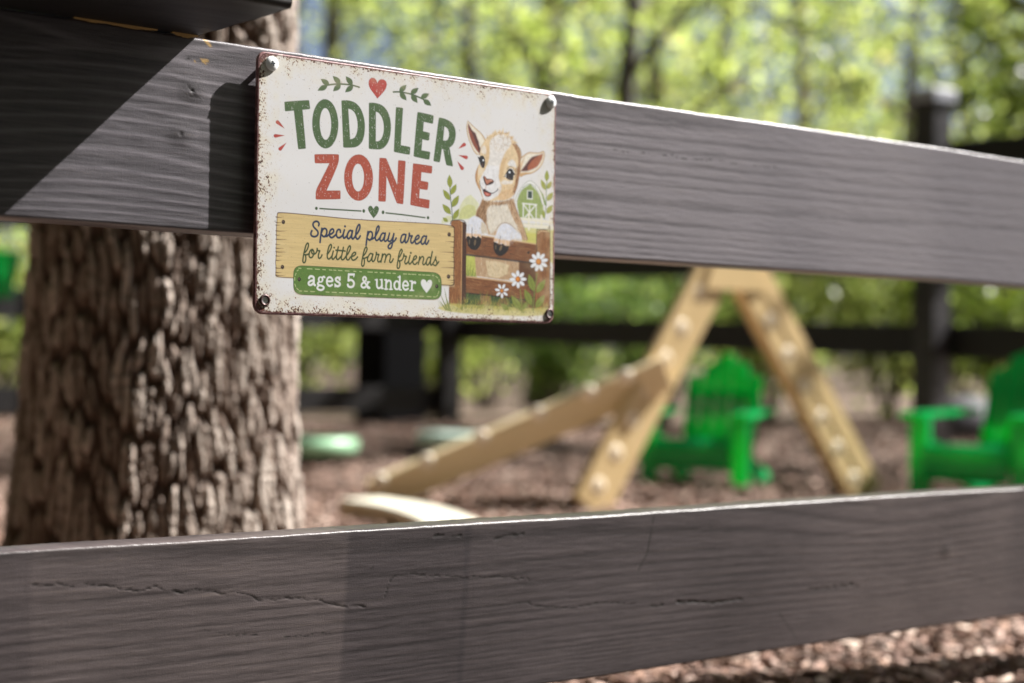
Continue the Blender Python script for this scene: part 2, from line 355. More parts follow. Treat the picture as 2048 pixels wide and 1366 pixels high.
CR_LO = [([(0.5616,-0.1458),(0.5875,-0.1473),(0.6183,-0.1509),(0.6394,-0.1543),(0.6830,-0.1590),(0.7217,-0.1639),(0.7428,-0.1692),(0.7765,-0.1722),(0.8063,-0.1788),(0.8421,-0.1851)],0.0009,0.0022),([(0.8604,-0.1783),(0.8668,-0.1625),(0.8734,-0.1597),(0.9171,-0.1639),(0.9656,-0.1688),(1.0102,-0.1726),(1.0148,-0.1764)],0.0008,0.0016),([(1.0010,-0.1926),(1.0389,-0.2001),(1.0658,-0.2030),(1.1058,-0.2021),(1.1407,-0.2049)],0.0008,0.0016),([(1.1934,-0.2091),(1.2378,-0.2116),(1.2821,-0.2119)],0.0022,0.003),([(1.1602,-0.2088),(1.1750,-0.2095)],0.0018,0.002),([(1.3773,-0.2089),(1.3969,-0.2098),(1.4572,-0.2124)],0.002,0.0025),([(1.6091,-0.2158),(1.6462,-0.2156),(1.6747,-0.2219)],0.0012,0.0012),([(0.9097,-0.1317),(0.9194,-0.1318)],0.0018,0.002),([(0.9279,-0.1327),(0.9378,-0.1323)],0.0018,0.002),([(0.9739,-0.1366),(0.9857,-0.1354),(1.0066,-0.1354)],0.0018,0.002),([(0.6969,-0.1896),(0.7198,-0.1947),(0.7456,-0.1981)],0.0005,0.0008),([(0.7672,-0.2021),(0.8091,-0.2018)],0.0005,0.0008),([(0.8469,-0.1553),(0.8495,-0.1527)],0.0012,0.001),([(1.1624,-0.1278),(1.1547,-0.1614),(1.1435,-0.1771)],0.0014,0.0004),([(1.3626,-0.2581),(1.3357,-0.2305)],0.0012,0.0004)]
KN_UP = [(0.6804,0.2118,.012),(0.6710,0.1781,.012)]
KN_LO = [(1.605,-.185,.010)]
BARE_UP = [([(0.6899,0.2518),(0.6950,0.2472)],0.0012),([(0.6826,0.2344),(0.6931,0.2357)],0.0013),([(0.6867,0.2364),(0.6918,0.2333)],0.0008)]

make_board('top_board', ub, .1086, .2520, .038, rings_upper, CR_UP, KN_UP, BARE_UP, M['upper_board'], fence_near, ZOFF, [(-2, .64, .5, .06, .05, .35), (1.28, 1.37, .3, .03, .04, .2), (1.56, 1.9, .2, .05, .05, .3)])
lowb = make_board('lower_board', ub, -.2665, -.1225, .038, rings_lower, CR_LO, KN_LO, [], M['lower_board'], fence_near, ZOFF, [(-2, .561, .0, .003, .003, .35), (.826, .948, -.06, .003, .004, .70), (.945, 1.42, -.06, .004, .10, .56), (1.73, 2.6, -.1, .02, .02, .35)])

# posts of the near fence, left and right of the picture
for uu in (-.62, 2.42):
    mb = MB(); mb.box((uu, .0385 + .046, ZOFF + .02), (.09, .09, .92), None, .004); mb.build('post', M['black_fence'], fence_near)

# ledge board lying over the top board, sticking out towards the viewer
ledge_n = np.linspace(-1.2, .6845, 190); L0, L1, LT = -.131, .012, .038
lp = []; bvl = .0022
for a in np.linspace(L0 + bvl, L1 - bvl, 60): lp.append((a, .2535))
lp += [(L1 - bvl * .3, .2535 + bvl * .3), (L1, .2535 + bvl), (L1, .2535 + LT - bvl), (L1 - bvl, .2535 + LT)]
for a in np.linspace(L1 - .01, L0 + bvl, 20): lp.append((a, .2535 + LT))
for z_ in np.linspace(LT - bvl, bvl, 16): lp.append((L0, .2535 + z_))
lp = np.array(lp); U = np.repeat(ledge_n[:, None], len(lp), 1); Vv = np.repeat(lp[None, :, 0], len(ledge_n), 0); Wd = np.repeat(lp[None, :, 1], len(ledge_n), 0)
P = np.stack([U, Vv + .0012 * (fbm(U * 14, Wd * 90 + Vv * 9, oct=3, seed=6) - .5), Wd + .0010 * (fbm(U * 9, Vv * 120, oct=2, seed=16) - .5)], -1); n_, k_ = U.shape
ix = np.arange(n_ * k_).reshape(n_, k_); jx = np.roll(ix, -1, 1); F = np.stack([ix[:-1], jx[:-1], jx[1:], ix[1:]], -1).reshape(-1, 4)
ledge = empty('wooden_ledge', (FO.x, FO.y, FO.z), FENCE_YAW); tag(ledge, 'dark plank ledge jutting out over the top fence board at the upper left', 'ledge')
gcol = np.stack([.3 + .4 * fbm(U * 4, Vv * 160, oct=2, seed=19), 0 * U, np.zeros_like(U)], -1).reshape(-1, 3)
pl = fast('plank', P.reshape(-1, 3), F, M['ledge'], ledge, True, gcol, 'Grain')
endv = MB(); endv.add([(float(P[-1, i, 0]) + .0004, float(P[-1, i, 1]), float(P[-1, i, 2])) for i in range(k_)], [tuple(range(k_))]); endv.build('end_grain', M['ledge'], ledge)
# thin ragged orange-brown strip in the joint under the ledge
rs = random.Random(4); sv = MB()
for a, b_, w_ in ((.585, .615, .0009), (.606, .65, .0012), (.662, .6835, .0019)):
    n = 14; V = []; F = []
    for i in range(n + 1):
        t = i / n; uu = a + (b_ - a) * t; ww = w_ * math.sin(math.pi * min(max(t, .05), .97)) * (.7 + .6 * rs.random())
        V += [(uu, -.0022, .2522 - ww), (uu, -.0030, .2531), (uu, .001, .2531)]
    for i in range(n): F += [(3 * i, 3 * i + 3, 3 * i + 4, 3 * i + 1), (3 * i + 1, 3 * i + 4, 3 * i + 5, 3 * i + 2)]
    sv.add(V, F)
sv.build('joint_strip', M['joint_tint'], ledge)

# ------------------------------------------------------------------ the sign
ART = json.loads('''[["P",[206,208,142],0.55,[[1979,1003,2022,962,2065,946,2125,989,2153,1017,2122,1114,2058,1152,2004,1151,1939,1159,1886,1175,1765,1207,1764,1177,1816,1136,1886,1136,1938,1108,1948,1056]],2],
["P",[190,192,105],0.5,[[1980,1054,2045,1024,2110,1037,2128,1105,2026,1154,1939,1159,1949,1103]],2],
["P",[206,203,122],0.8,[[2576,1181,2998,1182,3008,1349,2979,1484,2788,1340,2627,1310]],2],
["P",[200,196,98],0.7,[[2638,1224,2798,1225,2788,1321,2676,1307]],2],
["P",[152,168,112],1.0,[[2817,848,2858,883,2901,978,2869,975,2843,922]],0],
["P",[160,174,112],1,[[2567,968,2596,882,2614,862,2710,799,2804,863,2844,941,2860,978,2856,1092,2601,1107,2565,997]],1],
["S",[112,140,78],0.45,[2593,882,2599,1100],0.45,0,1],
["S",[112,140,78],0.45,[2623,857,2630,1098],0.45,0,1],
["S",[112,140,78],0.45,[2656,846,2663,1096],0.45,0,1],
["S",[112,140,78],0.45,[2687,835,2694,1095],0.45,0,1],
["S",[112,140,78],0.45,[2742,833,2749,1091],0.45,0,1],
["S",[112,140,78],0.45,[2779,840,2787,1089],0.45,0,1],
["S",[112,140,78],0.45,[2817,848,2824,1087],0.45,0,1],
["P",[228,228,221],1.0,[[2540,968,2592,866,2707,776,2826,854,2872,968,2847,975,2802,870,2710,806,2612,864,2564,966]],0],
["S",[92,112,80],0.7,[2540,968,2592,866,2707,776,2826,854,2872,968],0.35,0,1],
["S",[84,104,70],0.8,[2564,966,2612,864,2710,806,2802,870,2847,975],0.45,0,1],
["P",[228,228,221],1.0,[[2675,862,2739,859,2740,937,2675,939]],0],
["P",[66,86,78],1.0,[[2685,869,2732,866,2732,928,2685,929]],0],
["S",[228,228,221],1.0,[2636,1098,2635,980],1.21,0,0],
["S",[228,228,221],1.0,[2627,979,2785,979],1.21,0,0],
["S",[228,228,221],1.0,[2780,1099,2780,978],1.21,0,0],
["S",[228,228,221],1.0,[2705,978,2707,1058],1.21,0,0],
["S",[228,228,221],1.0,[2640,988,2755,1103],1.21,0,0],
["S",[228,228,221],1.0,[2776,981,2655,1099],1.21,0,0],
["S",[231,226,208],1.0,[2598,1110,2785,1113,2979,1121],2.32,0,0],
["S",[231,226,208],1.0,[2626,1164,2786,1163,2984,1166],2.02,0,0],
["S",[231,226,208],1.0,[2698,1064,2701,1193],2.32,0,0],
["S",[231,226,208],1.0,[2840,1073,2843,1183],2.32,0,0],
["S",[231,226,208],1.0,[2937,1080,2940,1183],1.72,0,0],
["S",[231,226,208],1.0,[2779,1106,2780,1161],1.31,0,0],
["S",[190,190,130],0.7,[2608,1149,2911,1144],0.4,0,1],
["S",[70,110,66],1.0,[2896,771,2892,871,2889,995,2875,1096],0.61,0,1],
["P",[122,140,66],0.85,[[2896,770,2909,757,2918,744,2922,732,2922,719,2919,707,2913,695,2905,683,2897,671,2897,671,2888,684,2880,697,2874,710,2871,722,2871,734,2875,747,2883,759,2896,770]],0],
["P",[164,170,78],1,[[2896,770,2908,757,2915,744,2918,732,2919,719,2916,707,2911,695,2904,683,2897,671,2897,671,2889,684,2882,697,2877,709,2874,722,2874,734,2878,746,2885,758,2896,770]],1],
["S",[122,140,66],0.6,[2896,770,2897,696],0.33,0,1],
["P",[122,140,66],0.85,[[2884,846,2889,830,2890,816,2887,803,2880,792,2871,782,2858,773,2845,765,2830,757,2830,757,2829,771,2829,785,2830,798,2834,810,2840,822,2851,831,2865,839,2884,846]],0],
["P",[164,170,78],1,[[2884,846,2888,830,2887,817,2884,804,2877,793,2868,783,2856,774,2844,765,2830,757,2830,757,2830,771,2831,784,2833,797,2837,809,2844,820,2854,830,2867,839,2884,846]],1],
["S",[122,140,66],0.6,[2884,846,2844,779],0.33,0,1],
["P",[122,140,66],0.85,[[2902,835,2920,830,2933,823,2942,815,2949,806,2952,796,2953,785,2952,773,2950,761,2950,761,2937,768,2924,775,2913,783,2904,791,2898,800,2896,810,2897,822,2902,835]],0],
["P",[164,170,78],1,[[2902,835,2918,829,2930,822,2939,814,2946,805,2949,795,2951,784,2951,773,2950,761,2950,761,2938,769,2926,776,2916,783,2907,792,2901,801,2898,811,2898,822,2902,835]],1],
["S",[122,140,66],0.6,[2902,835,2938,780],0.32,0,1],
["P",[122,140,66],0.85,[[2903,937,2924,933,2940,926,2952,918,2960,908,2965,896,2968,884,2968,870,2968,857,2968,857,2952,863,2936,870,2922,877,2911,886,2903,896,2899,908,2898,922,2903,937]],0],
["P",[164,170,78],1,[[2903,937,2922,932,2937,925,2948,916,2957,906,2962,895,2966,883,2967,870,2968,857,2968,857,2953,864,2938,871,2925,879,2914,888,2906,898,2901,909,2900,922,2903,937]],1],
["S",[122,140,66],0.6,[2903,937,2952,877],0.37,0,1],
["P",[122,140,66],0.85,[[2902,1048,2923,1043,2939,1037,2951,1028,2959,1018,2963,1007,2964,994,2964,981,2963,968,2963,968,2947,974,2931,981,2918,989,2907,997,2899,1007,2896,1019,2896,1032,2902,1048]],0],
["P",[164,170,78],1,[[2902,1048,2921,1042,2936,1035,2947,1027,2955,1017,2960,1006,2962,993,2963,981,2963,968,2963,968,2948,975,2934,982,2921,990,2910,999,2903,1009,2899,1020,2898,1033,2902,1048]],1],
["S",[122,140,66],0.6,[2902,1048,2948,988],0.38,0,1],
["P",[122,140,66],0.85,[[2872,1091,2879,1081,2883,1071,2884,1061,2883,1051,2879,1042,2874,1033,2868,1025,2861,1016,2861,1016,2857,1026,2853,1036,2851,1046,2850,1056,2852,1065,2856,1074,2862,1083,2872,1091]],0],
["P",[164,170,78],1,[[2872,1091,2878,1081,2881,1071,2882,1061,2880,1052,2877,1043,2873,1034,2867,1025,2861,1016,2861,1016,2858,1026,2855,1036,2853,1046,2852,1055,2854,1065,2857,1074,2863,1083,2872,1091]],1],
["S",[122,140,66],0.6,[2872,1091,2864,1035],0.21,0,1],
["S",[60,92,60],1.0,[1845,906,1853,986,1866,1074,1877,1175],0.75,0,1],
["P",[98,118,58],0.85,[[1847,906,1860,890,1868,876,1871,861,1870,848,1866,834,1858,821,1849,809,1838,796,1838,796,1830,811,1822,825,1817,840,1815,854,1816,867,1821,881,1831,893,1847,906]],0],
["P",[158,164,72],1,[[1847,906,1858,890,1865,876,1867,862,1866,848,1862,835,1856,822,1847,809,1838,796,1838,796,1831,811,1825,825,1820,839,1818,853,1820,867,1824,880,1833,893,1847,906]],1],
["S",[98,118,58],0.6,[1847,906,1840,823],0.39,0,1],
["P",[98,118,58],0.85,[[1846,1008,1849,991,1847,976,1842,963,1834,953,1822,944,1808,936,1792,929,1775,923,1775,923,1776,938,1778,953,1782,966,1788,978,1797,989,1809,998,1825,1004,1846,1008]],0],
["P",[158,164,72],1,[[1846,1008,1847,992,1845,977,1839,965,1830,954,1819,945,1806,937,1791,930,1775,923,1775,923,1778,937,1780,951,1784,965,1791,977,1800,987,1812,996,1827,1003,1846,1008]],1],
["S",[98,118,58],0.6,[1846,1008,1793,944],0.38,0,1],
["P",[98,118,58],0.85,[[1857,961,1876,953,1890,944,1901,934,1908,922,1912,910,1913,896,1913,882,1911,868,1911,868,1896,877,1882,886,1870,896,1860,906,1853,918,1850,931,1851,945,1857,961]],0],
["P",[158,164,72],1,[[1857,961,1874,953,1888,943,1898,933,1905,921,1909,909,1911,896,1912,882,1911,868,1911,868,1898,877,1884,887,1873,897,1863,908,1857,919,1853,932,1853,946,1857,961]],1],
["S",[98,118,58],0.6,[1857,961,1898,891],0.37,0,1],
["P",[98,118,58],0.85,[[1858,1122,1858,1104,1854,1089,1847,1076,1836,1067,1822,1059,1806,1053,1788,1048,1770,1044,1770,1044,1773,1059,1777,1074,1783,1087,1791,1099,1803,1109,1817,1116,1835,1120,1858,1122]],0],
["P",[158,164,72],1,[[1858,1122,1856,1105,1851,1091,1843,1079,1833,1069,1819,1061,1804,1054,1787,1049,1770,1044,1770,1044,1774,1058,1779,1072,1786,1085,1794,1097,1806,1106,1820,1114,1837,1119,1858,1122]],1],
["S",[98,118,58],0.6,[1858,1122,1792,1063],0.41,0,1],
["P",[98,118,58],0.85,[[1871,1063,1893,1055,1910,1046,1923,1034,1931,1021,1936,1007,1939,992,1939,976,1938,960,1938,960,1921,969,1904,979,1890,990,1878,1001,1869,1014,1865,1029,1865,1045,1871,1063]],0],
["P",[158,164,72],1,[[1871,1063,1891,1055,1907,1044,1919,1033,1928,1020,1933,1006,1936,991,1938,975,1938,960,1938,960,1922,970,1907,980,1893,991,1881,1003,1873,1016,1868,1030,1867,1045,1871,1063]],1],
["S",[98,118,58],0.6,[1871,1063,1921,985],0.42,0,1],
["P",[98,118,58],0.85,[[1885,1164,1904,1157,1919,1148,1930,1137,1937,1126,1941,1113,1942,1100,1942,1086,1942,1071,1942,1071,1927,1080,1912,1089,1900,1099,1890,1109,1883,1121,1880,1134,1880,1148,1885,1164]],0],
["P",[158,164,72],1,[[1885,1164,1903,1156,1916,1147,1926,1136,1933,1125,1938,1112,1940,1099,1941,1085,1942,1071,1942,1071,1928,1081,1914,1090,1903,1100,1893,1111,1886,1122,1882,1135,1882,1149,1885,1164]],1],
["S",[98,118,58],0.6,[1885,1164,1927,1095],0.36,0,1],
["P",[98,118,58],0.85,[[1827,1187,1827,1177,1824,1169,1820,1163,1813,1159,1805,1156,1796,1155,1786,1155,1775,1155,1775,1155,1778,1163,1781,1170,1784,1177,1789,1183,1796,1187,1804,1189,1814,1189,1827,1187]],0],
["P",[158,164,72],1,[[1827,1187,1826,1178,1823,1170,1818,1165,1812,1161,1804,1158,1795,1156,1785,1155,1775,1155,1775,1155,1778,1162,1782,1169,1786,1176,1791,1181,1797,1185,1805,1188,1815,1188,1827,1187]],1],
["S",[98,118,58],0.6,[1827,1187,1788,1163],0.26,0,1],
["P",[192,194,110],1,[[2017,1450,2134,1452,2137,1629,2015,1624]],2],
["S",[128,142,66],0.8,[2036,1625,2039,1559,2044,1515],1.11,1,1],
["S",[92,118,56],0.8,[2049,1625,2053,1581,2058,1551],1.11,1,1],
["S",[128,142,66],0.8,[2067,1624,2070,1552,2075,1504],1.11,1,1],
["S",[92,118,56],0.8,[2084,1624,2088,1585,2094,1559],1.11,1,1],
["S",[128,142,66],0.8,[2098,1623,2102,1568,2107,1531],1.11,1,1],
["S",[92,118,56],0.8,[2117,1622,2121,1589,2126,1567],1.11,1,1],
["P",[72,94,54],1,[[2006,1753,2724,1779,2739,1902,2008,1891]],2],
["P",[112,76,48],1,[[2582,1477,2804,1477,2813,1901,2591,1868]],3],
["P",[190,162,130],1,[[2113,1442,2597,1483,2592,1637,2428,1642,2131,1622]],2],
["P",[216,200,168],0.9,[[2228,1487,2371,1486,2486,1514,2469,1589,2368,1632,2260,1615]],2],
["F",[[2128,1454,2582,1486,2579,1632,2154,1619]],170,1.45,0.35,3.03,0.4,[[150,116,76],[222,206,176],[232,222,200],[172,138,94]],0.75],
["P",[160,128,84],1,[[2183,1771,2290,1777,2298,1847,2254,1876,2206,1858,2142,1855,2176,1822]],2],
["P",[150,118,76],0.9,[[2407,1788,2480,1791,2493,1851,2373,1882,2348,1846]],2],
["P",[200,174,144],1,[[2186,974,2160,1033,2128,1072,2117,1121,2138,1134,2195,1153,2239,1206,2252,1266,2321,1272,2513,1294,2690,1292,2663,1221,2627,1155,2597,1100,2561,1038,2536,980,2531,943,2362,991]],2],
["P",[150,112,74],0.7,[[2186,976,2160,1033,2128,1072,2119,1121,2166,1136,2219,1185,2232,1133,2222,1067,2258,1005]],2],
["P",[221,214,200],0.95,[[2245,1043,2296,1010,2363,1017,2454,993,2489,1062,2534,1126,2604,1209,2625,1285,2513,1291,2343,1223,2282,1260,2243,1195,2232,1114]],2],
["F",[[2160,1026,2244,1021,2244,1243,2166,1136,2124,1117]],150,1.75,0.3,2.83,0.36,[[92,62,40],[140,102,64],[200,172,140],[112,80,50]],0.95],
["F",[[2240,1043,2483,998,2529,1127,2610,1276,2344,1238,2282,1256,2243,1187]],260,1.65,0.3,3.03,0.36,[[236,232,224],[205,192,166],[228,220,204],[196,176,148]],0.8],
["F",[[2487,961,2535,965,2597,1100,2689,1288,2630,1287,2554,1163,2499,1065]],190,1.2,0.3,3.03,0.4,[[140,92,52],[190,148,110],[104,66,40],[222,190,150]],0.95],
["S",[104,70,46],0.7,[2537,980,2561,1038,2599,1100,2630,1155,2663,1221,2689,1288],0.49,0,1],
["S",[136,92,52],0.8,[2339,1223,2381,1176,2433,1156,2486,1165,2550,1201],0.57,0,1],
["P",[206,180,142],1.0,[[2023,331,2053,350,2092,377,2163,417,2201,454,2219,479,2192,520,2164,544,2156,605,2126,608,2087,577,2052,517,2021,451,2008,384]],0],
["P",[229,222,206],1,[[2025,338,2053,357,2092,385,2159,423,2191,459,2204,481,2183,517,2160,542,2152,598,2131,600,2094,572,2060,516,2030,450,2016,383]],2],
["P",[152,88,66],1,[[2031,353,2049,382,2073,412,2103,425,2115,446,2128,476,2141,494,2146,524,2159,553,2152,594,2120,572,2083,529,2053,479,2034,427,2024,378]],2],
["P",[84,48,52],0.85,[[2031,353,2049,382,2073,412,2103,425,2115,446,2128,476,2141,494,2146,524,2166,555,2152,594,2140,570,2129,533,2104,497,2086,453,2059,417,2037,389]],2],
["P",[206,172,128],1.0,[[2595,590,2643,560,2694,533,2755,532,2807,527,2856,510,2872,533,2859,591,2834,637,2787,682,2723,715,2657,729,2596,755,2583,721]],0],
["P",[231,224,208],1,[[2601,598,2646,568,2694,541,2755,539,2807,535,2856,519,2861,534,2851,589,2827,633,2782,675,2720,707,2654,710,2601,720]],2],
["P",[172,104,74],1,[[2847,532,2845,567,2824,604,2794,646,2743,673,2682,696,2605,704,2645,661,2690,607,2730,572,2792,553]],2],
["P",[84,46,50],0.85,[[2802,551,2761,562,2730,571,2700,594,2680,619,2640,662,2603,704,2682,694,2676,659,2711,617,2751,582]],2],
["P",[214,180,136],0.7,[[2596,642,2648,571,2624,643,2605,696]],2],
["P",[224,202,166],1,[[2211,480,2225,452,2245,435,2294,411,2318,379,2343,403,2367,370,2388,399,2404,353,2413,400,2477,379,2453,420,2516,418,2504,443,2562,465,2540,475,2581,502,2602,532,2609,574,2601,602,2590,642,2593,720,2577,786,2571,821,2554,866,2532,911,2487,947,2423,970,2351,971,2296,984,2233,996,2201,973,2179,941,2167,905,2132,861,2112,814,2110,771,2124,733,2142,695,2154,676,2155,619,2161,561,2187,517]],2],
["P",[226,222,216],0.95,[[2270,463,2324,428,2373,400,2423,411,2478,422,2499,463,2480,511,2440,541,2407,598,2373,671,2365,757,2331,804,2252,784,2216,718,2240,670,2258,614,2262,553,2256,507]],2],
["P",[226,224,222],0.97,[[2235,685,2361,681,2355,753,2376,822,2396,846,2389,877,2370,922,2300,964,2241,989,2197,971,2179,923,2160,850,2158,820,2178,775,2212,723]],2],
["P",[226,224,220],0.9,[[2455,657,2477,628,2507,612,2540,627,2557,680,2524,671,2478,674]],2],
["P",[228,224,218],0.8,[[2419,791,2476,800,2520,790,2512,816,2460,829,2408,833,2384,822]],2],
["P",[228,222,212],0.75,[[2176,537,2202,519,2222,540,2228,586,2204,596,2169,583]],2],
["P",[226,216,196],0.6,[[2141,717,2188,716,2193,746,2170,773,2138,772]],2],
["P",[210,180,138],0.75,[[2407,610,2452,606,2428,655,2409,734,2406,788,2371,801,2365,757,2378,667]],2],
["P",[210,180,138],0.6,[[2232,517,2256,522,2258,622,2240,674,2207,734,2215,672,2219,602]],2],
["P",[214,182,144],0.6,[[2382,896,2477,871,2533,836,2528,905,2483,943,2423,964,2359,966,2370,922]],2],
["P",[158,112,74],0.75,[[2504,478,2540,475,2581,506,2605,563,2596,603,2590,646,2595,720,2579,772,2565,722,2574,643,2572,589,2546,529]],2],
["P",[170,124,82],0.8,[[2592,657,2587,732,2575,808,2554,866,2534,911,2524,881,2544,810,2563,734,2566,678]],2],
["P",[186,144,102],0.9,[[2110,771,2124,733,2137,711,2135,769,2126,816,2156,863,2173,911,2165,905,2131,861,2111,814]],2],
["F",[[2255,453,2323,409,2473,411,2504,454,2465,520,2376,558,2286,520]],90,1.9,1.2,3.16,0.34,[[200,180,150],[238,234,228],[172,142,96]],0.9],
["F",[[2216,453,2323,393,2472,391,2560,465,2592,540,2551,552,2473,442,2324,432,2226,479]],80,-1.1,0.8,2.95,0.46,[[184,142,84],[132,88,52],[214,188,150],[236,222,194]],0.95],
["F",[[2369,848,2540,792,2530,908,2479,946,2359,966]],150,1.9,0.35,2.53,0.3,[[200,160,110],[226,200,164],[184,136,78]],0.6],
["F",[[2538,680,2594,657,2573,808,2534,911,2518,881,2548,791]],90,1.75,0.25,3.03,0.37,[[120,76,42],[180,132,80],[92,58,36]],0.9],
["F",[[2112,811,2135,769,2173,911,2201,973,2173,923,2133,864]],60,1.3,0.3,2.36,0.34,[[150,106,60],[214,180,134]],0.7],
["F",[[2193,974,2296,976,2423,965,2519,937,2520,974,2400,1001,2241,1017,2186,1002]],110,1.75,0.45,2.69,0.37,[[78,52,36],[130,92,56],[180,140,94],[100,68,44]],0.95],
["S",[150,108,62],0.8,[2023,331,2053,350,2092,377,2163,417,2201,454,2219,479],0.29,0,1],
["S",[150,108,62],0.7,[2023,331,2010,384,2022,451,2052,517,2087,577,2126,608],0.29,0,1],
["S",[110,70,46],0.8,[2152,562,2156,604],0.34,0,1],
["S",[150,108,62],0.75,[2603,590,2643,560,2694,533,2755,532,2807,527,2856,510,2872,533,2859,591,2834,637,2787,682,2723,715,2657,729,2599,755],0.29,0,1],
["S",[96,62,42],0.75,[2545,474,2583,506,2604,539,2609,578,2598,602,2590,642,2594,720],0.42,0,1],
["S",[110,72,46],0.75,[2587,732,2575,808,2554,866,2532,911,2525,937],0.3,0,1],
["S",[140,98,58],0.75,[2142,695,2124,733,2111,771,2112,814,2132,861,2167,905,2179,941,2201,973],0.27,0,1],
["P",[34,34,42],1.0,[[2131,620,2153,625,2161,612,2189,607,2210,626,2214,672,2202,710,2181,712,2157,690,2150,658]],0],
["P",[92,62,56],0.8,[[2174,675,2195,669,2195,702,2180,704,2167,691]],0],
["P",[226,224,220],0.9,[[2157,661,2163,687,2179,705,2168,698,2157,684]],0],
["P",[240,244,248],1.0,[[2201,646,2201,648,2199,651,2197,652,2195,654,2192,654,2189,653,2187,652,2185,650,2185,647,2185,645,2187,642,2189,641,2191,639,2194,639,2197,640,2199,641,2201,643]],0],
["P",[236,234,230],1.0,[[2427,763,2438,737,2462,701,2485,685,2514,691,2537,724,2516,788,2479,790,2443,776]],0],
["P",[36,34,44],1.0,[[2409,770,2429,757,2442,728,2464,701,2485,689,2512,697,2528,724,2549,738,2525,745,2518,787,2480,792,2443,777,2439,762,2446,740,2438,747,2431,766]],0],
["P",[96,80,76],0.8,[[2459,767,2487,773,2507,769,2501,782,2479,786,2459,779]],0],
["P",[244,248,252],1.0,[[2489,723,2488,726,2487,729,2484,731,2481,732,2477,732,2474,732,2471,730,2470,727,2469,724,2469,721,2471,719,2474,716,2477,715,2480,715,2484,716,2486,717,2488,720]],0],
["S",[58,48,46],0.8,[2450,702,2469,682,2493,674,2520,686,2538,711],0.47,0,1],
["P",[74,48,48],1.0,[[2193,786,2201,777,2215,779,2233,799,2268,797,2296,799,2312,813,2302,832,2275,844,2246,853,2226,855,2213,839,2198,812]],0],
["P",[196,136,110],1,[[2205,783,2215,784,2233,806,2269,802,2292,804,2300,813,2277,819,2255,831,2246,843,2233,845,2222,830,2214,806]],2],
["P",[220,182,168],0.8,[[2290,808,2289,809,2287,811,2283,812,2279,813,2274,813,2270,813,2266,812,2264,811,2263,810,2264,808,2266,807,2270,805,2274,804,2279,804,2283,804,2287,805,2289,806]],0],
["S",[196,140,120],0.8,[2223,856,2224,883],0.54,0,1],
["P",[70,38,48],1.0,[[2189,890,2217,885,2236,902,2263,912,2289,918,2279,939,2248,951,2220,948,2198,923]],0],
["P",[196,112,98],1,[[2203,913,2227,912,2255,918,2279,924,2267,938,2240,946,2215,939]],2],
["P",[226,160,144],0.7,[[2256,931,2254,932,2251,934,2246,934,2240,934,2235,933,2229,931,2225,929,2223,927,2223,925,2225,923,2228,922,2233,921,2239,921,2245,922,2250,924,2254,926,2256,928]],0],
["S",[52,40,46],1.0,[2158,823,2161,850,2174,874,2194,891],0.44,0,1],
["S",[52,40,46],1.0,[2235,901,2263,912,2299,915,2334,897,2354,882,2352,873],0.64,0,1],
["P",[136,90,56],1,[[1989,1282,2124,1272,2784,1318,2794,1471,2705,1478,2364,1461,1997,1440]],3],
["F",[[1989,1282,2124,1272,2784,1318,2794,1471,2705,1478,2364,1461,1997,1440]],190,0.14,0.06,7.07,0.51,[[88,56,36],[172,122,78],[146,96,58],[104,68,44],[190,146,102]],0.7],
["S",[212,180,140],0.85,[2195,1281,2782,1318],1.21,0,1],
["S",[58,38,32],0.85,[1997,1447,2365,1464,2705,1480,2791,1475],1.62,0,1],
["P",[140,94,58],1,[[1989,1623,2380,1644,2709,1675,2743,1802,2371,1780,1992,1763]],3],
["F",[[1989,1623,2380,1644,2709,1675,2743,1802,2371,1780,1992,1763]],190,0.11,0.06,7.07,0.51,[[88,56,36],[172,122,78],[146,96,58],[104,68,44],[190,146,102]],0.7],
["S",[212,180,140],0.8,[2003,1630,2380,1650,2537,1662],1.21,0,1],
["S",[58,38,32],0.8,[1994,1766,2371,1784,2737,1807],1.21,0,1],
["P",[86,54,40],1,[[1960,1173,2006,1180,2023,1206,2026,1868,1974,1896]],3],
["F",[[1960,1173,2006,1180,2023,1206,2026,1868,1974,1896]],60,1.57,0.06,6.06,0.51,[[58,36,30],[112,74,50]],0.7],
["P",[158,110,68],1,[[1857,1194,1874,1172,1954,1165,1977,1181,1976,1896,1849,1863,1846,1712,1864,1694]],3],
["F",[[1857,1194,1874,1172,1954,1165,1977,1181,1976,1896,1849,1863,1846,1712,1864,1694]],120,1.58,0.06,7.07,0.61,[[88,56,36],[172,122,78],[146,96,58],[104,68,44],[190,146,102]],0.7],
["S",[206,168,122],0.8,[1976,1186,1976,1883],0.91,0,1],
["S",[52,34,28],0.8,[1855,1202,1870,1174,1960,1163,2006,1175,2023,1206],0.81,0,1],
["P",[150,104,64],1,[[2788,1217,2816,1194,2907,1191,2938,1209,2946,1912,2782,1901]],3],
["F",[[2788,1217,2816,1194,2907,1191,2938,1209,2946,1912,2782,1901]],130,1.57,0.06,7.58,0.61,[[88,56,36],[172,122,78],[146,96,58],[104,68,44],[190,146,102]],0.7],
["S",[56,36,28],0.8,[2792,1492,2788,1218,2816,1192,2910,1189,2940,1210,2949,1907],0.91,0,1],
["S",[214,184,148],0.8,[2806,1225,2835,1203,2904,1203],1.11,0,1],
["P",[50,34,30],1.0,[[2712,1396,2711,1400,2709,1403,2705,1406,2701,1407,2696,1408,2692,1406,2688,1404,2685,1401,2685,1397,2685,1393,2688,1389,2691,1387,2695,1385,2700,1385,2705,1386,2708,1388,2711,1392]],0],
["P",[60,40,32],1.0,[[2708,1393,2708,1395,2707,1396,2705,1397,2704,1398,2702,1398,2701,1397,2699,1396,2698,1395,2698,1393,2698,1392,2699,1390,2700,1389,2702,1389,2704,1388,2705,1389,2707,1390,2708,1391]],0],
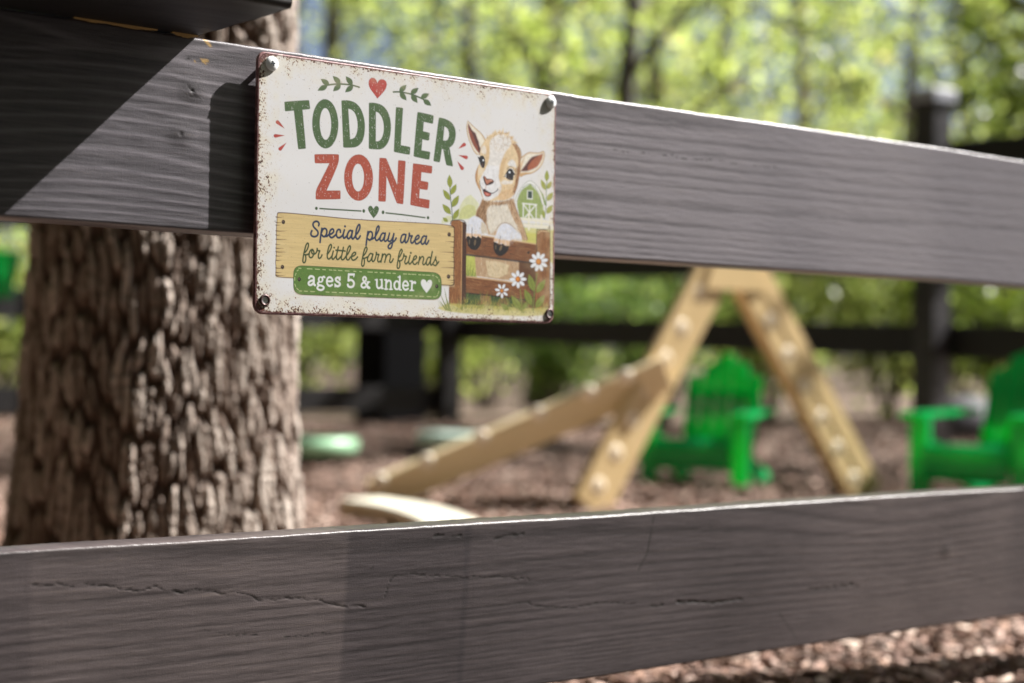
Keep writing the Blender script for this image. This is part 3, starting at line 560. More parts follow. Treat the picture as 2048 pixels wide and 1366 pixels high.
["P",[218,219,224],1,[[2048,1154,2082,1127,2105,1121,2147,1127,2185,1146,2209,1171,2236,1203,2251,1259,2183,1263,2179,1313,2020,1306,2022,1255,2032,1195]],2],
["P",[206,190,160],0.8,[[2181,1158,2210,1175,2236,1206,2249,1258,2185,1263,2173,1210]],2],
["P",[222,178,122],0.8,[[2020,1269,2085,1270,2178,1269,2179,1313,2151,1303,2141,1282,2128,1301,2099,1287,2076,1311,2057,1293,2021,1310]],2],
["F",[[2036,1144,2152,1130,2244,1258,2179,1298,2025,1299]],110,1.6,0.3,2.83,0.36,[[238,238,240],[206,198,186],[226,210,178]],0.7],
["P",[38,32,34],1,[[2023,1299,2046,1290,2074,1307,2085,1288,2130,1302,2146,1285,2182,1305,2178,1346,2153,1390,2111,1409,2064,1396,2036,1364]],1],
["S",[30,26,28],0.9,[2084,1222,2081,1288,2077,1318],0.57,0,1],
["P",[124,106,84],0.7,[[2063,1341,2062,1349,2060,1355,2058,1360,2055,1363,2052,1363,2050,1360,2049,1355,2048,1348,2049,1341,2050,1333,2052,1327,2054,1322,2057,1319,2060,1319,2062,1322,2063,1327,2064,1334]],0],
["P",[140,120,94],0.7,[[2126,1343,2124,1351,2121,1359,2117,1365,2113,1367,2109,1367,2106,1364,2104,1358,2103,1350,2104,1341,2106,1332,2110,1325,2113,1319,2118,1316,2121,1317,2125,1320,2127,1326,2127,1334]],0],
["P",[219,220,225],1,[[2335,1272,2353,1226,2390,1174,2438,1159,2486,1167,2528,1191,2555,1215,2609,1243,2625,1285,2511,1290,2489,1313,2485,1352,2317,1327,2321,1295]],2],
["P",[222,178,122],0.75,[[2316,1293,2383,1299,2494,1305,2485,1354,2466,1359,2446,1337,2423,1353,2398,1328,2372,1341,2350,1319,2317,1328]],2],
["F",[[2344,1256,2433,1166,2551,1227,2610,1276,2485,1335,2321,1313]],130,1.75,0.35,3.03,0.36,[[240,240,242],[206,198,186],[226,210,178]],0.7],
["P",[38,32,34],1,[[2314,1323,2346,1331,2372,1350,2418,1335,2442,1356,2485,1348,2476,1383,2448,1416,2391,1446,2338,1428,2312,1381]],1],
["S",[30,26,28],0.8,[2390,1273,2379,1310,2372,1348],0.53,0,1],
["P",[124,106,84],0.7,[[2346,1369,2345,1376,2343,1382,2340,1386,2337,1389,2334,1388,2332,1386,2330,1381,2329,1375,2329,1368,2330,1361,2333,1355,2335,1350,2338,1348,2341,1348,2344,1351,2346,1355,2347,1362]],0],
["P",[150,128,98],0.7,[[2405,1374,2401,1383,2395,1390,2390,1394,2385,1397,2380,1396,2378,1392,2377,1385,2379,1377,2382,1369,2386,1360,2391,1353,2397,1348,2402,1346,2406,1347,2409,1351,2409,1357,2408,1365]],0],
["P",[196,188,114],0.85,[[1734,1902,1847,1858,2019,1863,2373,1864,2738,1874,2938,1860,2958,1917,2740,1942,2374,1943,2021,1939,1791,1923]],2],
["F",[[1734,1888,2019,1836,2937,1840,2939,1922,1791,1923]],330,-1.5,0.45,4.24,0.61,[[104,124,58],[150,156,70],[204,190,98],[82,104,52],[176,168,84]],0.8],
["F",[[2018,1780,2492,1795,2724,1798,2726,1874,2019,1872]],150,-1.5,0.35,5.05,0.61,[[58,82,46],[104,126,62],[150,150,76],[48,70,42]],0.8],
["S",[116,132,58],1,[1853,1917,1823,1822,1801,1737],1.52,1,1],
["S",[116,132,58],1,[1836,1913,1795,1850,1760,1783],1.62,1,1],
["S",[116,132,58],1,[1819,1912,1778,1869,1750,1838],1.41,1,1],
["S",[116,132,58],1,[1871,1922,1847,1867,1835,1831],1.11,1,1],
["S",[124,138,72],1.0,[2797,1570,2784,1657,2771,1738,2757,1906],1.08,0,1],
["S",[146,150,84],1.0,[2611,1713,2626,1818,2636,1909],0.75,0,1],
["S",[134,146,80],1.0,[2457,1790,2481,1842,2508,1894],0.75,0,1],
["P",[92,110,54],0.85,[[2766,1726,2779,1702,2783,1681,2782,1661,2775,1643,2762,1626,2745,1611,2725,1596,2705,1581,2705,1581,2699,1603,2695,1624,2693,1645,2696,1664,2704,1682,2717,1698,2738,1713,2766,1726]],0],
["P",[138,148,70],1,[[2766,1726,2776,1703,2779,1682,2777,1663,2769,1644,2757,1627,2742,1611,2724,1596,2705,1581,2705,1581,2701,1602,2698,1623,2698,1643,2701,1663,2709,1681,2722,1697,2740,1713,2766,1726]],1],
["S",[92,110,54],0.6,[2766,1726,2720,1617],0.53,0,1],
["P",[92,110,54],0.85,[[2793,1738,2822,1731,2845,1720,2862,1708,2876,1693,2884,1676,2890,1657,2893,1637,2895,1617,2895,1617,2871,1627,2849,1637,2829,1649,2812,1662,2799,1677,2792,1695,2789,1715,2793,1738]],0],
["P",[138,148,70],1,[[2793,1738,2819,1730,2841,1719,2858,1706,2871,1691,2880,1674,2887,1655,2891,1636,2895,1617,2895,1617,2873,1627,2852,1639,2833,1651,2816,1664,2804,1679,2795,1697,2791,1716,2793,1738]],1],
["S",[92,110,54],0.6,[2793,1738,2869,1647],0.49,0,1],
["P",[92,110,54],0.85,[[2785,1868,2815,1862,2838,1853,2856,1841,2869,1826,2878,1810,2883,1791,2886,1772,2887,1751,2887,1751,2863,1760,2841,1770,2820,1781,2803,1793,2791,1808,2783,1825,2781,1844,2785,1868]],0],
["P",[138,148,70],1,[[2785,1868,2813,1861,2835,1851,2852,1838,2865,1824,2874,1808,2880,1790,2884,1771,2887,1751,2887,1751,2865,1761,2844,1771,2824,1783,2808,1795,2795,1810,2787,1827,2783,1846,2785,1868]],1],
["S",[92,110,54],0.6,[2785,1868,2862,1781],0.51,0,1],
["P",[92,110,54],0.85,[[2743,1846,2752,1821,2753,1800,2749,1781,2738,1764,2723,1749,2704,1735,2682,1723,2659,1711,2659,1711,2657,1732,2656,1753,2658,1774,2664,1792,2675,1809,2691,1824,2713,1836,2743,1846]],0],
["P",[138,148,70],1,[[2743,1846,2749,1822,2749,1802,2744,1783,2733,1766,2718,1750,2700,1736,2680,1723,2659,1711,2659,1711,2659,1731,2659,1752,2662,1772,2669,1790,2680,1807,2695,1822,2716,1835,2743,1846]],1],
["S",[92,110,54],0.6,[2743,1846,2680,1744],0.53,0,1],
["P",[92,110,54],0.85,[[2622,1892,2626,1867,2623,1846,2615,1828,2602,1812,2584,1799,2563,1788,2540,1778,2515,1769,2515,1769,2517,1790,2520,1811,2525,1830,2534,1848,2548,1863,2566,1876,2590,1885,2622,1892]],0],
["P",[138,148,70],1,[[2622,1892,2623,1868,2619,1848,2611,1830,2597,1815,2580,1801,2560,1789,2538,1779,2515,1769,2515,1769,2518,1789,2523,1809,2529,1828,2539,1845,2552,1861,2570,1874,2593,1884,2622,1892]],1],
["S",[92,110,54],0.6,[2622,1892,2541,1799],0.53,0,1],
["P",[92,110,54],0.85,[[2647,1883,2663,1879,2675,1873,2683,1866,2688,1857,2691,1848,2691,1838,2690,1828,2689,1817,2689,1817,2677,1823,2665,1829,2656,1835,2648,1843,2643,1851,2641,1861,2642,1871,2647,1883]],0],
["P",[138,148,70],1,[[2647,1883,2662,1878,2672,1872,2680,1865,2686,1856,2688,1847,2690,1837,2689,1827,2689,1817,2689,1817,2678,1823,2667,1829,2658,1836,2651,1844,2646,1852,2643,1862,2644,1872,2647,1883]],1],
["S",[92,110,54],0.6,[2647,1883,2678,1833],0.29,0,1],
["P",[92,110,54],0.85,[[2488,1892,2486,1876,2480,1864,2471,1855,2460,1849,2446,1846,2431,1844,2414,1844,2397,1844,2397,1844,2403,1857,2409,1868,2417,1879,2426,1887,2438,1893,2452,1896,2468,1896,2488,1892]],0],
["P",[138,148,70],1,[[2488,1892,2484,1878,2478,1866,2469,1858,2457,1852,2444,1848,2429,1846,2414,1845,2397,1844,2397,1844,2404,1856,2411,1867,2419,1877,2428,1885,2440,1890,2454,1894,2470,1895,2488,1892]],1],
["S",[92,110,54],0.6,[2488,1892,2420,1856],0.39,0,1],
["P",[170,168,160],0.8,[[2807,1382,2817,1384,2826,1392,2831,1404,2833,1419,2829,1432,2822,1441,2813,1445,2802,1443,2794,1435,2788,1422,2787,1408,2790,1395,2798,1386]],0],
["P",[170,168,160],0.8,[[2879,1396,2885,1403,2884,1414,2878,1426,2867,1438,2853,1447,2840,1451,2830,1449,2824,1442,2825,1432,2831,1419,2842,1407,2855,1399,2869,1395]],0],
["P",[170,168,160],0.8,[[2921,1445,2920,1453,2910,1462,2895,1468,2877,1472,2859,1472,2846,1469,2840,1463,2841,1455,2851,1446,2866,1439,2884,1436,2902,1435,2915,1439]],0],
["P",[170,168,160],0.8,[[2913,1505,2905,1511,2891,1513,2874,1511,2857,1505,2844,1496,2837,1487,2838,1479,2846,1473,2860,1471,2877,1474,2894,1479,2907,1488,2914,1497]],0],
["P",[170,168,160],0.8,[[2859,1548,2848,1549,2836,1543,2825,1533,2818,1520,2815,1507,2818,1497,2825,1491,2836,1490,2848,1496,2858,1506,2866,1519,2869,1532,2866,1542]],0],
["P",[170,168,160],0.8,[[2784,1554,2776,1549,2771,1539,2772,1526,2777,1512,2786,1501,2797,1493,2807,1492,2816,1497,2820,1507,2820,1520,2814,1534,2805,1546,2795,1553]],0],
["P",[170,168,160],0.8,[[2724,1520,2722,1512,2727,1502,2738,1492,2754,1484,2770,1479,2784,1479,2793,1483,2795,1491,2790,1501,2778,1511,2763,1519,2747,1524,2733,1524]],0],
["P",[170,168,160],0.8,[[2706,1463,2711,1455,2724,1450,2741,1447,2759,1448,2775,1453,2786,1459,2789,1467,2784,1474,2771,1480,2754,1482,2736,1481,2720,1477,2709,1470]],0],
["P",[170,168,160],0.8,[[2739,1408,2749,1405,2762,1406,2777,1413,2790,1423,2798,1434,2801,1445,2796,1452,2786,1455,2773,1454,2758,1447,2745,1437,2737,1426,2735,1416]],0],
["P",[226,228,230],1,[[2807,1385,2816,1387,2824,1394,2828,1405,2830,1418,2827,1430,2821,1439,2812,1442,2804,1440,2796,1433,2791,1421,2790,1409,2793,1397,2799,1388]],0],
["P",[226,228,230],1,[[2877,1399,2882,1405,2881,1414,2875,1426,2865,1436,2853,1444,2841,1448,2832,1447,2827,1441,2828,1431,2834,1420,2844,1409,2856,1401,2868,1397]],0],
["P",[226,228,230],1,[[2917,1446,2916,1453,2907,1460,2893,1466,2877,1470,2861,1470,2849,1467,2843,1462,2845,1455,2854,1447,2867,1441,2884,1438,2900,1437,2912,1440]],0],
["P",[226,228,230],1,[[2910,1504,2902,1509,2890,1510,2874,1508,2859,1503,2847,1495,2841,1487,2841,1480,2848,1475,2861,1474,2876,1476,2891,1481,2904,1489,2910,1497]],0],
["P",[226,228,230],1,[[2857,1546,2848,1546,2837,1541,2828,1532,2821,1520,2818,1508,2820,1499,2827,1493,2836,1493,2846,1498,2856,1507,2863,1519,2866,1531,2864,1540]],0],
["P",[226,228,230],1,[[2785,1551,2778,1547,2774,1538,2775,1526,2780,1513,2787,1503,2797,1496,2806,1495,2813,1500,2817,1509,2816,1521,2812,1533,2804,1544,2794,1550]],0],
["P",[226,228,230],1,[[2727,1518,2726,1511,2730,1503,2741,1493,2755,1486,2769,1481,2782,1481,2790,1485,2791,1492,2786,1501,2776,1510,2762,1517,2747,1522,2735,1522]],0],
["P",[226,228,230],1,[[2710,1463,2715,1456,2726,1452,2741,1450,2758,1451,2772,1454,2782,1460,2785,1467,2780,1473,2769,1478,2754,1480,2737,1479,2722,1475,2713,1469]],0],
["P",[226,228,230],1,[[2742,1410,2750,1407,2762,1409,2776,1415,2787,1424,2795,1434,2797,1443,2794,1450,2785,1453,2773,1451,2760,1445,2748,1436,2740,1426,2738,1417]],0],
["P",[168,108,44],1.0,[[2846,1468,2844,1477,2839,1486,2831,1492,2820,1496,2810,1496,2799,1493,2791,1488,2785,1480,2783,1470,2785,1461,2790,1452,2798,1446,2808,1442,2819,1442,2829,1445,2838,1450,2844,1458]],0],
["P",[214,146,64],1.0,[[2833,1465,2832,1472,2828,1478,2822,1482,2815,1485,2807,1485,2800,1483,2794,1479,2790,1474,2788,1467,2789,1461,2793,1455,2799,1450,2806,1448,2814,1447,2821,1449,2828,1453,2832,1459]],0],
["P",[170,168,160],0.8,[[2581,1552,2590,1554,2598,1561,2602,1573,2603,1585,2600,1597,2593,1605,2584,1609,2575,1606,2567,1599,2562,1588,2562,1575,2565,1563,2572,1555]],0],
["P",[170,168,160],0.8,[[2650,1570,2655,1577,2653,1587,2646,1598,2635,1607,2622,1614,2610,1616,2601,1614,2596,1607,2598,1597,2605,1587,2616,1577,2629,1570,2641,1568]],0],
["P",[170,168,160],0.8,[[2682,1624,2679,1631,2669,1638,2654,1642,2638,1643,2623,1640,2612,1635,2608,1628,2611,1621,2621,1615,2636,1611,2652,1610,2667,1612,2678,1617]],0],
["P",[170,168,160],0.8,[[2657,1681,2648,1685,2635,1684,2622,1679,2610,1670,2601,1660,2599,1651,2602,1644,2611,1640,2624,1641,2637,1646,2649,1655,2658,1665,2660,1674]],0],
["P",[170,168,160],0.8,[[2590,1708,2580,1706,2573,1698,2568,1687,2567,1674,2571,1663,2577,1654,2586,1651,2596,1653,2603,1661,2608,1672,2609,1685,2605,1696,2599,1705]],0],
["P",[170,168,160],0.8,[[2520,1689,2516,1682,2518,1673,2525,1662,2536,1652,2548,1646,2561,1643,2570,1646,2574,1653,2573,1662,2566,1673,2555,1683,2542,1689,2530,1691]],0],
["P",[170,168,160],0.8,[[2489,1635,2492,1628,2502,1622,2517,1618,2533,1617,2548,1619,2558,1624,2562,1631,2559,1638,2549,1645,2535,1649,2519,1649,2504,1647,2493,1642]],0],
["P",[170,168,160],0.8,[[2514,1579,2523,1575,2535,1576,2549,1581,2561,1589,2569,1599,2572,1609,2568,1616,2560,1619,2547,1618,2533,1613,2521,1605,2513,1595,2511,1586]],0],
["P",[226,228,230],1,[[2581,1554,2589,1556,2596,1563,2600,1573,2600,1585,2598,1595,2592,1603,2584,1606,2576,1604,2569,1597,2565,1587,2564,1575,2567,1565,2573,1557]],0],
["P",[226,228,230],1,[[2648,1572,2652,1578,2650,1587,2644,1597,2634,1605,2622,1611,2611,1614,2603,1612,2599,1606,2601,1597,2607,1588,2617,1579,2629,1573,2640,1570]],0],
["P",[226,228,230],1,[[2679,1624,2676,1631,2667,1636,2653,1640,2638,1640,2625,1638,2615,1634,2612,1628,2615,1622,2624,1616,2637,1613,2652,1612,2665,1614,2675,1618]],0],
["P",[226,228,230],1,[[2654,1679,2646,1682,2635,1681,2623,1677,2612,1669,2604,1660,2602,1652,2605,1646,2613,1643,2624,1644,2636,1648,2647,1656,2655,1665,2657,1673]],0],
["P",[226,228,230],1,[[2590,1705,2582,1703,2575,1696,2571,1686,2570,1675,2573,1664,2579,1657,2587,1654,2595,1656,2601,1663,2605,1673,2606,1684,2603,1695,2597,1702]],0],
["P",[226,228,230],1,[[2523,1687,2519,1681,2521,1672,2527,1663,2537,1654,2549,1648,2560,1646,2568,1648,2571,1654,2570,1662,2563,1672,2553,1681,2542,1687,2531,1689]],0],
["P",[226,228,230],1,[[2493,1635,2496,1629,2504,1624,2518,1620,2532,1619,2546,1621,2555,1626,2559,1631,2556,1638,2547,1643,2534,1646,2519,1647,2506,1645,2496,1641]],0],
["P",[226,228,230],1,[[2517,1580,2524,1577,2535,1578,2548,1583,2559,1591,2566,1599,2569,1608,2566,1614,2558,1617,2547,1616,2535,1611,2524,1604,2516,1595,2514,1587]],0],
["P",[168,108,44],1.0,[[2614,1629,2612,1638,2608,1645,2600,1651,2591,1655,2581,1655,2571,1652,2564,1647,2559,1639,2557,1631,2558,1622,2563,1614,2570,1608,2580,1605,2590,1605,2599,1607,2607,1613,2612,1620]],0],
["P",[214,146,64],1.0,[[2602,1627,2601,1633,2598,1638,2592,1642,2586,1645,2579,1645,2572,1643,2566,1639,2563,1634,2561,1628,2562,1622,2566,1616,2571,1612,2578,1610,2585,1610,2592,1612,2597,1615,2601,1621]],0],
["P",[170,168,160],0.8,[[2441,1675,2446,1679,2447,1687,2445,1697,2440,1706,2433,1714,2424,1719,2417,1719,2412,1715,2411,1707,2413,1698,2418,1688,2425,1680,2434,1675]],0],
["P",[170,168,160],0.8,[[2486,1717,2485,1722,2478,1728,2467,1733,2454,1736,2442,1737,2433,1735,2428,1730,2429,1725,2436,1719,2447,1714,2459,1711,2472,1710,2482,1712]],0],
["P",[170,168,160],0.8,[[2474,1772,2468,1775,2458,1775,2446,1771,2435,1765,2427,1758,2424,1751,2425,1745,2431,1742,2441,1743,2453,1746,2464,1752,2472,1759,2475,1767]],0],
["P",[170,168,160],0.8,[[2413,1800,2407,1798,2401,1791,2397,1782,2397,1772,2399,1762,2404,1755,2411,1753,2418,1755,2423,1761,2427,1770,2427,1781,2425,1790,2420,1797]],0],
["P",[170,168,160],0.8,[[2351,1778,2349,1773,2351,1766,2358,1758,2368,1751,2379,1746,2389,1745,2396,1747,2398,1752,2395,1760,2388,1768,2378,1775,2367,1779,2357,1781]],0],
["P",[170,168,160],0.8,[[2333,1725,2337,1720,2346,1717,2358,1716,2371,1718,2383,1722,2390,1727,2392,1732,2387,1737,2378,1740,2366,1741,2353,1739,2341,1736,2334,1730]],0],
["P",[170,168,160],0.8,[[2373,1679,2380,1679,2388,1682,2397,1689,2403,1698,2406,1708,2405,1715,2401,1720,2394,1720,2385,1717,2377,1710,2370,1701,2367,1691,2368,1684]],0],
["P",[226,228,230],1,[[2440,1677,2444,1681,2445,1688,2443,1696,2439,1705,2432,1712,2425,1717,2418,1717,2414,1713,2413,1706,2415,1698,2420,1689,2426,1682,2433,1678]],0],
["P",[226,228,230],1,[[2483,1717,2482,1722,2476,1727,2466,1732,2455,1735,2443,1735,2435,1733,2431,1730,2432,1725,2438,1720,2448,1715,2459,1712,2471,1712,2479,1714]],0],
["P",[226,228,230],1,[[2472,1771,2466,1773,2457,1773,2447,1770,2437,1764,2430,1758,2426,1751,2427,1747,2433,1744,2442,1744,2452,1748,2462,1753,2469,1760,2473,1766]],0],
["P",[226,228,230],1,[[2413,1797,2407,1796,2402,1790,2399,1782,2399,1772,2401,1763,2405,1757,2411,1755,2417,1757,2422,1762,2425,1771,2425,1780,2423,1789,2419,1795]],0],
["P",[226,228,230],1,[[2353,1777,2351,1772,2354,1766,2360,1758,2369,1752,2379,1748,2388,1747,2394,1748,2395,1753,2393,1760,2386,1767,2377,1773,2367,1778,2359,1779]],0],
["P",[226,228,230],1,[[2335,1725,2339,1721,2347,1719,2358,1718,2370,1719,2380,1723,2387,1727,2389,1732,2385,1736,2377,1739,2366,1739,2354,1738,2344,1735,2337,1730]],0],
["P",[226,228,230],1,[[2374,1681,2380,1681,2388,1684,2395,1690,2401,1699,2404,1707,2403,1714,2400,1718,2393,1718,2386,1715,2378,1709,2373,1700,2370,1692,2370,1685]],0],
["P",[168,108,44],1.0,[[2428,1735,2427,1740,2424,1745,2419,1749,2413,1751,2407,1751,2401,1749,2396,1746,2393,1741,2392,1736,2393,1730,2396,1725,2401,1722,2406,1719,2413,1719,2419,1721,2423,1724,2427,1729]],0],
["P",[214,146,64],1.0,[[2421,1733,2420,1737,2418,1740,2414,1743,2410,1744,2406,1745,2401,1743,2398,1741,2396,1738,2395,1734,2395,1730,2398,1727,2401,1724,2405,1723,2410,1722,2414,1724,2417,1726,2420,1729]],0],
["P",[206,190,152],0.5,[[197,1229,1888,1230,1907,1723,414,1716,185,1720]],2],
["P",[88,58,40],1.0,[[190,1225,203,1215,309,1214,588,1217,896,1225,1721,1207,1874,1213,1897,1225,1900,1345,1893,1437,1904,1528,1898,1619,1903,1701,1883,1714,1769,1713,800,1707,340,1716,198,1714,184,1702,187,1647,181,1597,188,1546,183,1496,189,1429,184,1362,189,1294]],0],
["P",[214,192,142],1,[[195,1232,208,1222,313,1220,590,1223,896,1231,1715,1212,1867,1218,1890,1230,1893,1347,1886,1437,1896,1525,1890,1615,1895,1695,1876,1707,1763,1706,800,1701,344,1711,203,1709,189,1697,192,1644,186,1595,193,1545,187,1496,193,1430,189,1365,194,1299]],4],
["F",[[221,1234,1856,1229,1865,1693,217,1697]],150,0.05,0.04,6.06,0.3,[[190,162,110],[228,208,162],[176,146,96]],0.5],
["S",[92,62,42],0.9,[183,1254,210,1255,251,1250],0.91,1,1],
["S",[92,62,42],0.9,[183,1295,204,1296,237,1292],0.91,1,1],
["S",[92,62,42],0.9,[183,1316,199,1317,222,1313],0.91,1,1],
["S",[92,62,42],0.9,[184,1360,221,1361,277,1355],0.91,1,1],
["S",[92,62,42],0.9,[184,1391,200,1393,223,1389],0.91,1,1],
["S",[92,62,42],0.9,[185,1425,224,1425,282,1420],0.91,1,1],
["S",[92,62,42],0.9,[185,1463,203,1464,229,1460],0.91,1,1],
["S",[92,62,42],0.9,[186,1492,213,1493,254,1489],0.91,1,1],
["S",[92,62,42],0.9,[186,1520,223,1521,279,1516],0.91,1,1],
["S",[92,62,42],0.9,[186,1551,210,1552,245,1548],0.91,1,1],
["S",[92,62,42],0.9,[187,1584,206,1586,235,1582],0.91,1,1],
["S",[92,62,42],0.9,[187,1643,213,1645,251,1641],0.91,1,1],
["S",[92,62,42],0.9,[188,1677,209,1679,241,1675],0.91,1,1],
["S",[92,62,42],0.9,[188,1698,223,1699,276,1695],0.91,1,1],
["S",[92,62,42],0.9,[1894,1229,1867,1228,1826,1228],0.91,1,1],
["S",[92,62,42],0.9,[1896,1309,1877,1307,1850,1307],0.91,1,1],
["S",[92,62,42],0.9,[1896,1351,1858,1350,1800,1351],0.91,1,1],
["S",[92,62,42],0.9,[1897,1396,1879,1394,1852,1393],0.91,1,1],
["S",[92,62,42],0.9,[1898,1438,1839,1438,1750,1441],0.91,1,1],
["S",[92,62,42],0.9,[1899,1478,1885,1476,1864,1475],0.91,1,1],
["S",[92,62,42],0.9,[1900,1514,1872,1513,1831,1512],0.91,1,1],
["S",[92,62,42],0.9,[1901,1564,1848,1564,1769,1565],0.91,1,1],
["S",[92,62,42],0.9,[1902,1628,1879,1626,1844,1626],0.91,1,1],
["S",[92,62,42],0.9,[1903,1669,1870,1668,1822,1668],0.91,1,1],
["S",[92,62,42],0.9,[1903,1688,1884,1686,1857,1685],0.91,1,1],
["P",[62,44,38],1.0,[[264,1288,263,1293,260,1299,256,1303,251,1305,246,1305,241,1303,236,1300,234,1295,233,1289,233,1284,236,1278,240,1274,245,1272,251,1272,256,1273,260,1277,263,1282]],0],
["P",[128,108,92],1.0,[[251,1284,251,1286,250,1288,248,1289,246,1290,244,1290,242,1290,241,1288,240,1287,239,1285,240,1283,241,1281,242,1279,244,1279,246,1279,248,1279,250,1280,251,1282]],0],
["P",[62,44,38],1.0,[[261,1633,261,1639,258,1644,254,1648,249,1650,243,1650,238,1648,234,1645,231,1640,230,1634,231,1628,234,1623,238,1619,243,1617,248,1617,253,1619,258,1622,260,1627]],0],
["P",[128,108,92],1.0,[[249,1629,248,1631,247,1633,246,1634,244,1635,242,1635,240,1635,238,1633,237,1632,237,1630,237,1628,238,1626,240,1624,242,1624,244,1623,246,1624,247,1625,248,1627]],0],
["P",[62,44,38],1.0,[[1861,1290,1860,1296,1857,1302,1852,1306,1846,1308,1840,1309,1834,1307,1829,1303,1826,1298,1825,1292,1826,1285,1829,1280,1833,1275,1839,1273,1846,1273,1852,1275,1857,1278,1860,1284]],0],
["P",[128,108,92],1.0,[[1846,1286,1846,1288,1845,1290,1843,1292,1841,1293,1838,1293,1836,1292,1834,1291,1833,1289,1832,1287,1833,1285,1834,1283,1836,1281,1838,1280,1840,1280,1843,1281,1844,1282,1846,1284]],0],
["P",[62,44,38],1.0,[[1860,1638,1859,1644,1856,1650,1851,1654,1845,1656,1838,1657,1832,1655,1828,1651,1824,1645,1823,1639,1824,1633,1827,1627,1832,1623,1838,1621,1844,1621,1850,1623,1855,1626,1858,1632]],0],
["P",[128,108,92],1.0,[[1845,1634,1844,1636,1843,1638,1841,1640,1839,1640,1837,1641,1834,1640,1833,1638,1831,1637,1831,1634,1831,1632,1832,1630,1834,1629,1837,1628,1839,1628,1841,1629,1843,1630,1844,1632]],0],
["S",[36,60,92],1.0,[568,1297,572,1281,560,1267,541,1265,522,1276,516,1294,526,1312,545,1327,561,1343,563,1362,552,1377,528,1385,504,1378,498,1361,507,1340],1.6,0,1],
["S",[36,60,92],1.0,[599,1316,592,1352,587,1385,583,1426],1.6,0,1],
["S",[36,60,92],1.0,[595,1349,607,1325,623,1315,639,1321,645,1338,640,1360,627,1377,611,1378,600,1368],1.6,0,1],
["S",[36,60,92],1.0,[627,1377,647,1374,666,1359,688,1353,706,1338,707,1322,696,1315,680,1324,670,1343,669,1364,679,1380,695,1382,714,1370,732,1354],1.6,0,1],
["S",[36,60,92],1.0,[771,1336,769,1320,756,1315,741,1325,734,1347,736,1366,745,1378,763,1379,783,1367,797,1352],1.6,0,1],
["S",[36,60,92],1.0,[808,1316,800,1341,797,1363,803,1380,819,1373,837,1356],1.6,0,1],
["S",[36,60,92],1.0,[882,1323,867,1316,851,1325,838,1348,835,1367,844,1382,858,1377,873,1357,885,1320],1.6,0,1],
["S",[36,60,92],1.0,[885,1318,879,1348,878,1370,888,1382,904,1369,917,1349],1.6,0,1],
["S",[36,60,92],1.0,[914,1352,937,1326,953,1295,954,1270,946,1265,933,1279,922,1307,917,1335,917,1363,928,1380,944,1375,959,1354],1.6,0,1],
["S",[36,60,92],1.0,[1033,1315,1025,1357,1016,1424],1.6,0,1],
["S",[36,60,92],1.0,[1030,1346,1043,1320,1060,1314,1073,1324,1075,1349,1064,1372,1047,1382,1034,1374],1.6,0,1],
["P",[36,60,92],1.0,[[823,1287,823,1291,820,1294,816,1296,812,1296,808,1295,805,1292,804,1288,805,1283,807,1280,811,1278,816,1278,820,1279,822,1283]],0],
["S",[36,60,92],1.0,[1051,1381,1076,1371,1097,1358,1110,1340,1133,1301,1140,1274,1132,1265,1118,1281,1110,1311,1105,1340,1104,1367,1115,1381,1132,1374,1150,1356],1.55,0,1],
["S",[36,60,92],1.0,[1196,1324,1180,1318,1164,1329,1152,1353,1150,1373,1159,1383,1175,1375,1189,1354,1201,1321],1.55,0,1],
["S",[36,60,92],1.0,[1201,1318,1194,1351,1191,1371,1200,1383,1218,1373,1232,1355],1.55,0,1],
["S",[36,60,92],1.0,[1242,1316,1232,1349,1229,1370,1238,1382,1254,1377,1272,1353,1285,1319],1.55,0,1],
["S",[36,60,92],1.0,[1285,1317,1277,1352,1272,1388,1265,1421,1250,1438,1233,1434,1231,1420,1247,1401,1276,1385,1297,1369,1308,1351],1.55,0,1],
["S",[36,60,92],1.0,[1401,1319,1385,1316,1365,1327,1355,1351,1353,1375,1364,1385,1382,1374,1396,1346,1405,1319],1.55,0,1],
["S",[36,60,92],1.0,[1405,1318,1398,1349,1397,1373,1404,1383,1421,1369,1433,1339,1438,1306],1.55,0,1],
["S",[36,60,92],1.0,[1438,1306,1444,1325,1466,1324,1464,1330,1455,1349,1454,1373,1463,1383,1479,1375,1494,1357,1519,1348,1536,1331,1532,1317,1517,1320,1501,1338,1496,1362,1503,1383,1520,1385,1546,1369,1562,1353],1.55,0,1],
["S",[36,60,92],1.0,[1602,1321,1585,1318,1569,1332,1558,1356,1559,1377,1572,1386,1590,1373,1604,1345,1611,1321],1.55,0,1],
["S",[36,60,92],1.0,[1611,1318,1603,1351,1601,1375,1611,1384,1624,1371,1634,1353],1.55,0,1],
["S",[66,84,46],1.0,[448,1510,465,1490,477,1460,476,1442,468,1439,455,1455,445,1488,437,1518,431,1551,428,1578,435,1591,446,1588,454,1571,455,1550,451,1534,443,1529],1.28,0,1],
["S",[66,84,46],1.0,[443,1529,466,1528,483,1519],1.28,0,1],
["S",[66,84,46],1.0,[513,1485,497,1493,486,1513,485,1538,496,1549,512,1545,526,1522,527,1501,516,1486,510,1493,508,1510,519,1520,535,1519,551,1505,557,1486,558,1476],1.28,0,1],
["S",[66,84,46],1.0,[557,1476,562,1491,581,1492,575,1507,569,1529,571,1546,581,1550,593,1541,603,1523],1.28,0,1],
["S",[66,84,46],1.0,[654,1514,673,1489,689,1458,687,1439,680,1438,668,1451,657,1484,651,1520,654,1544,666,1552,680,1543,694,1526],1.28,0,1],
["S",[66,84,46],1.0,[707,1487,699,1515,695,1540,703,1552,716,1544,733,1524],1.28,0,1],
["S",[66,84,46],1.0,[753,1452,746,1483,738,1516,737,1541,745,1551,761,1545,779,1525],1.28,0,1],
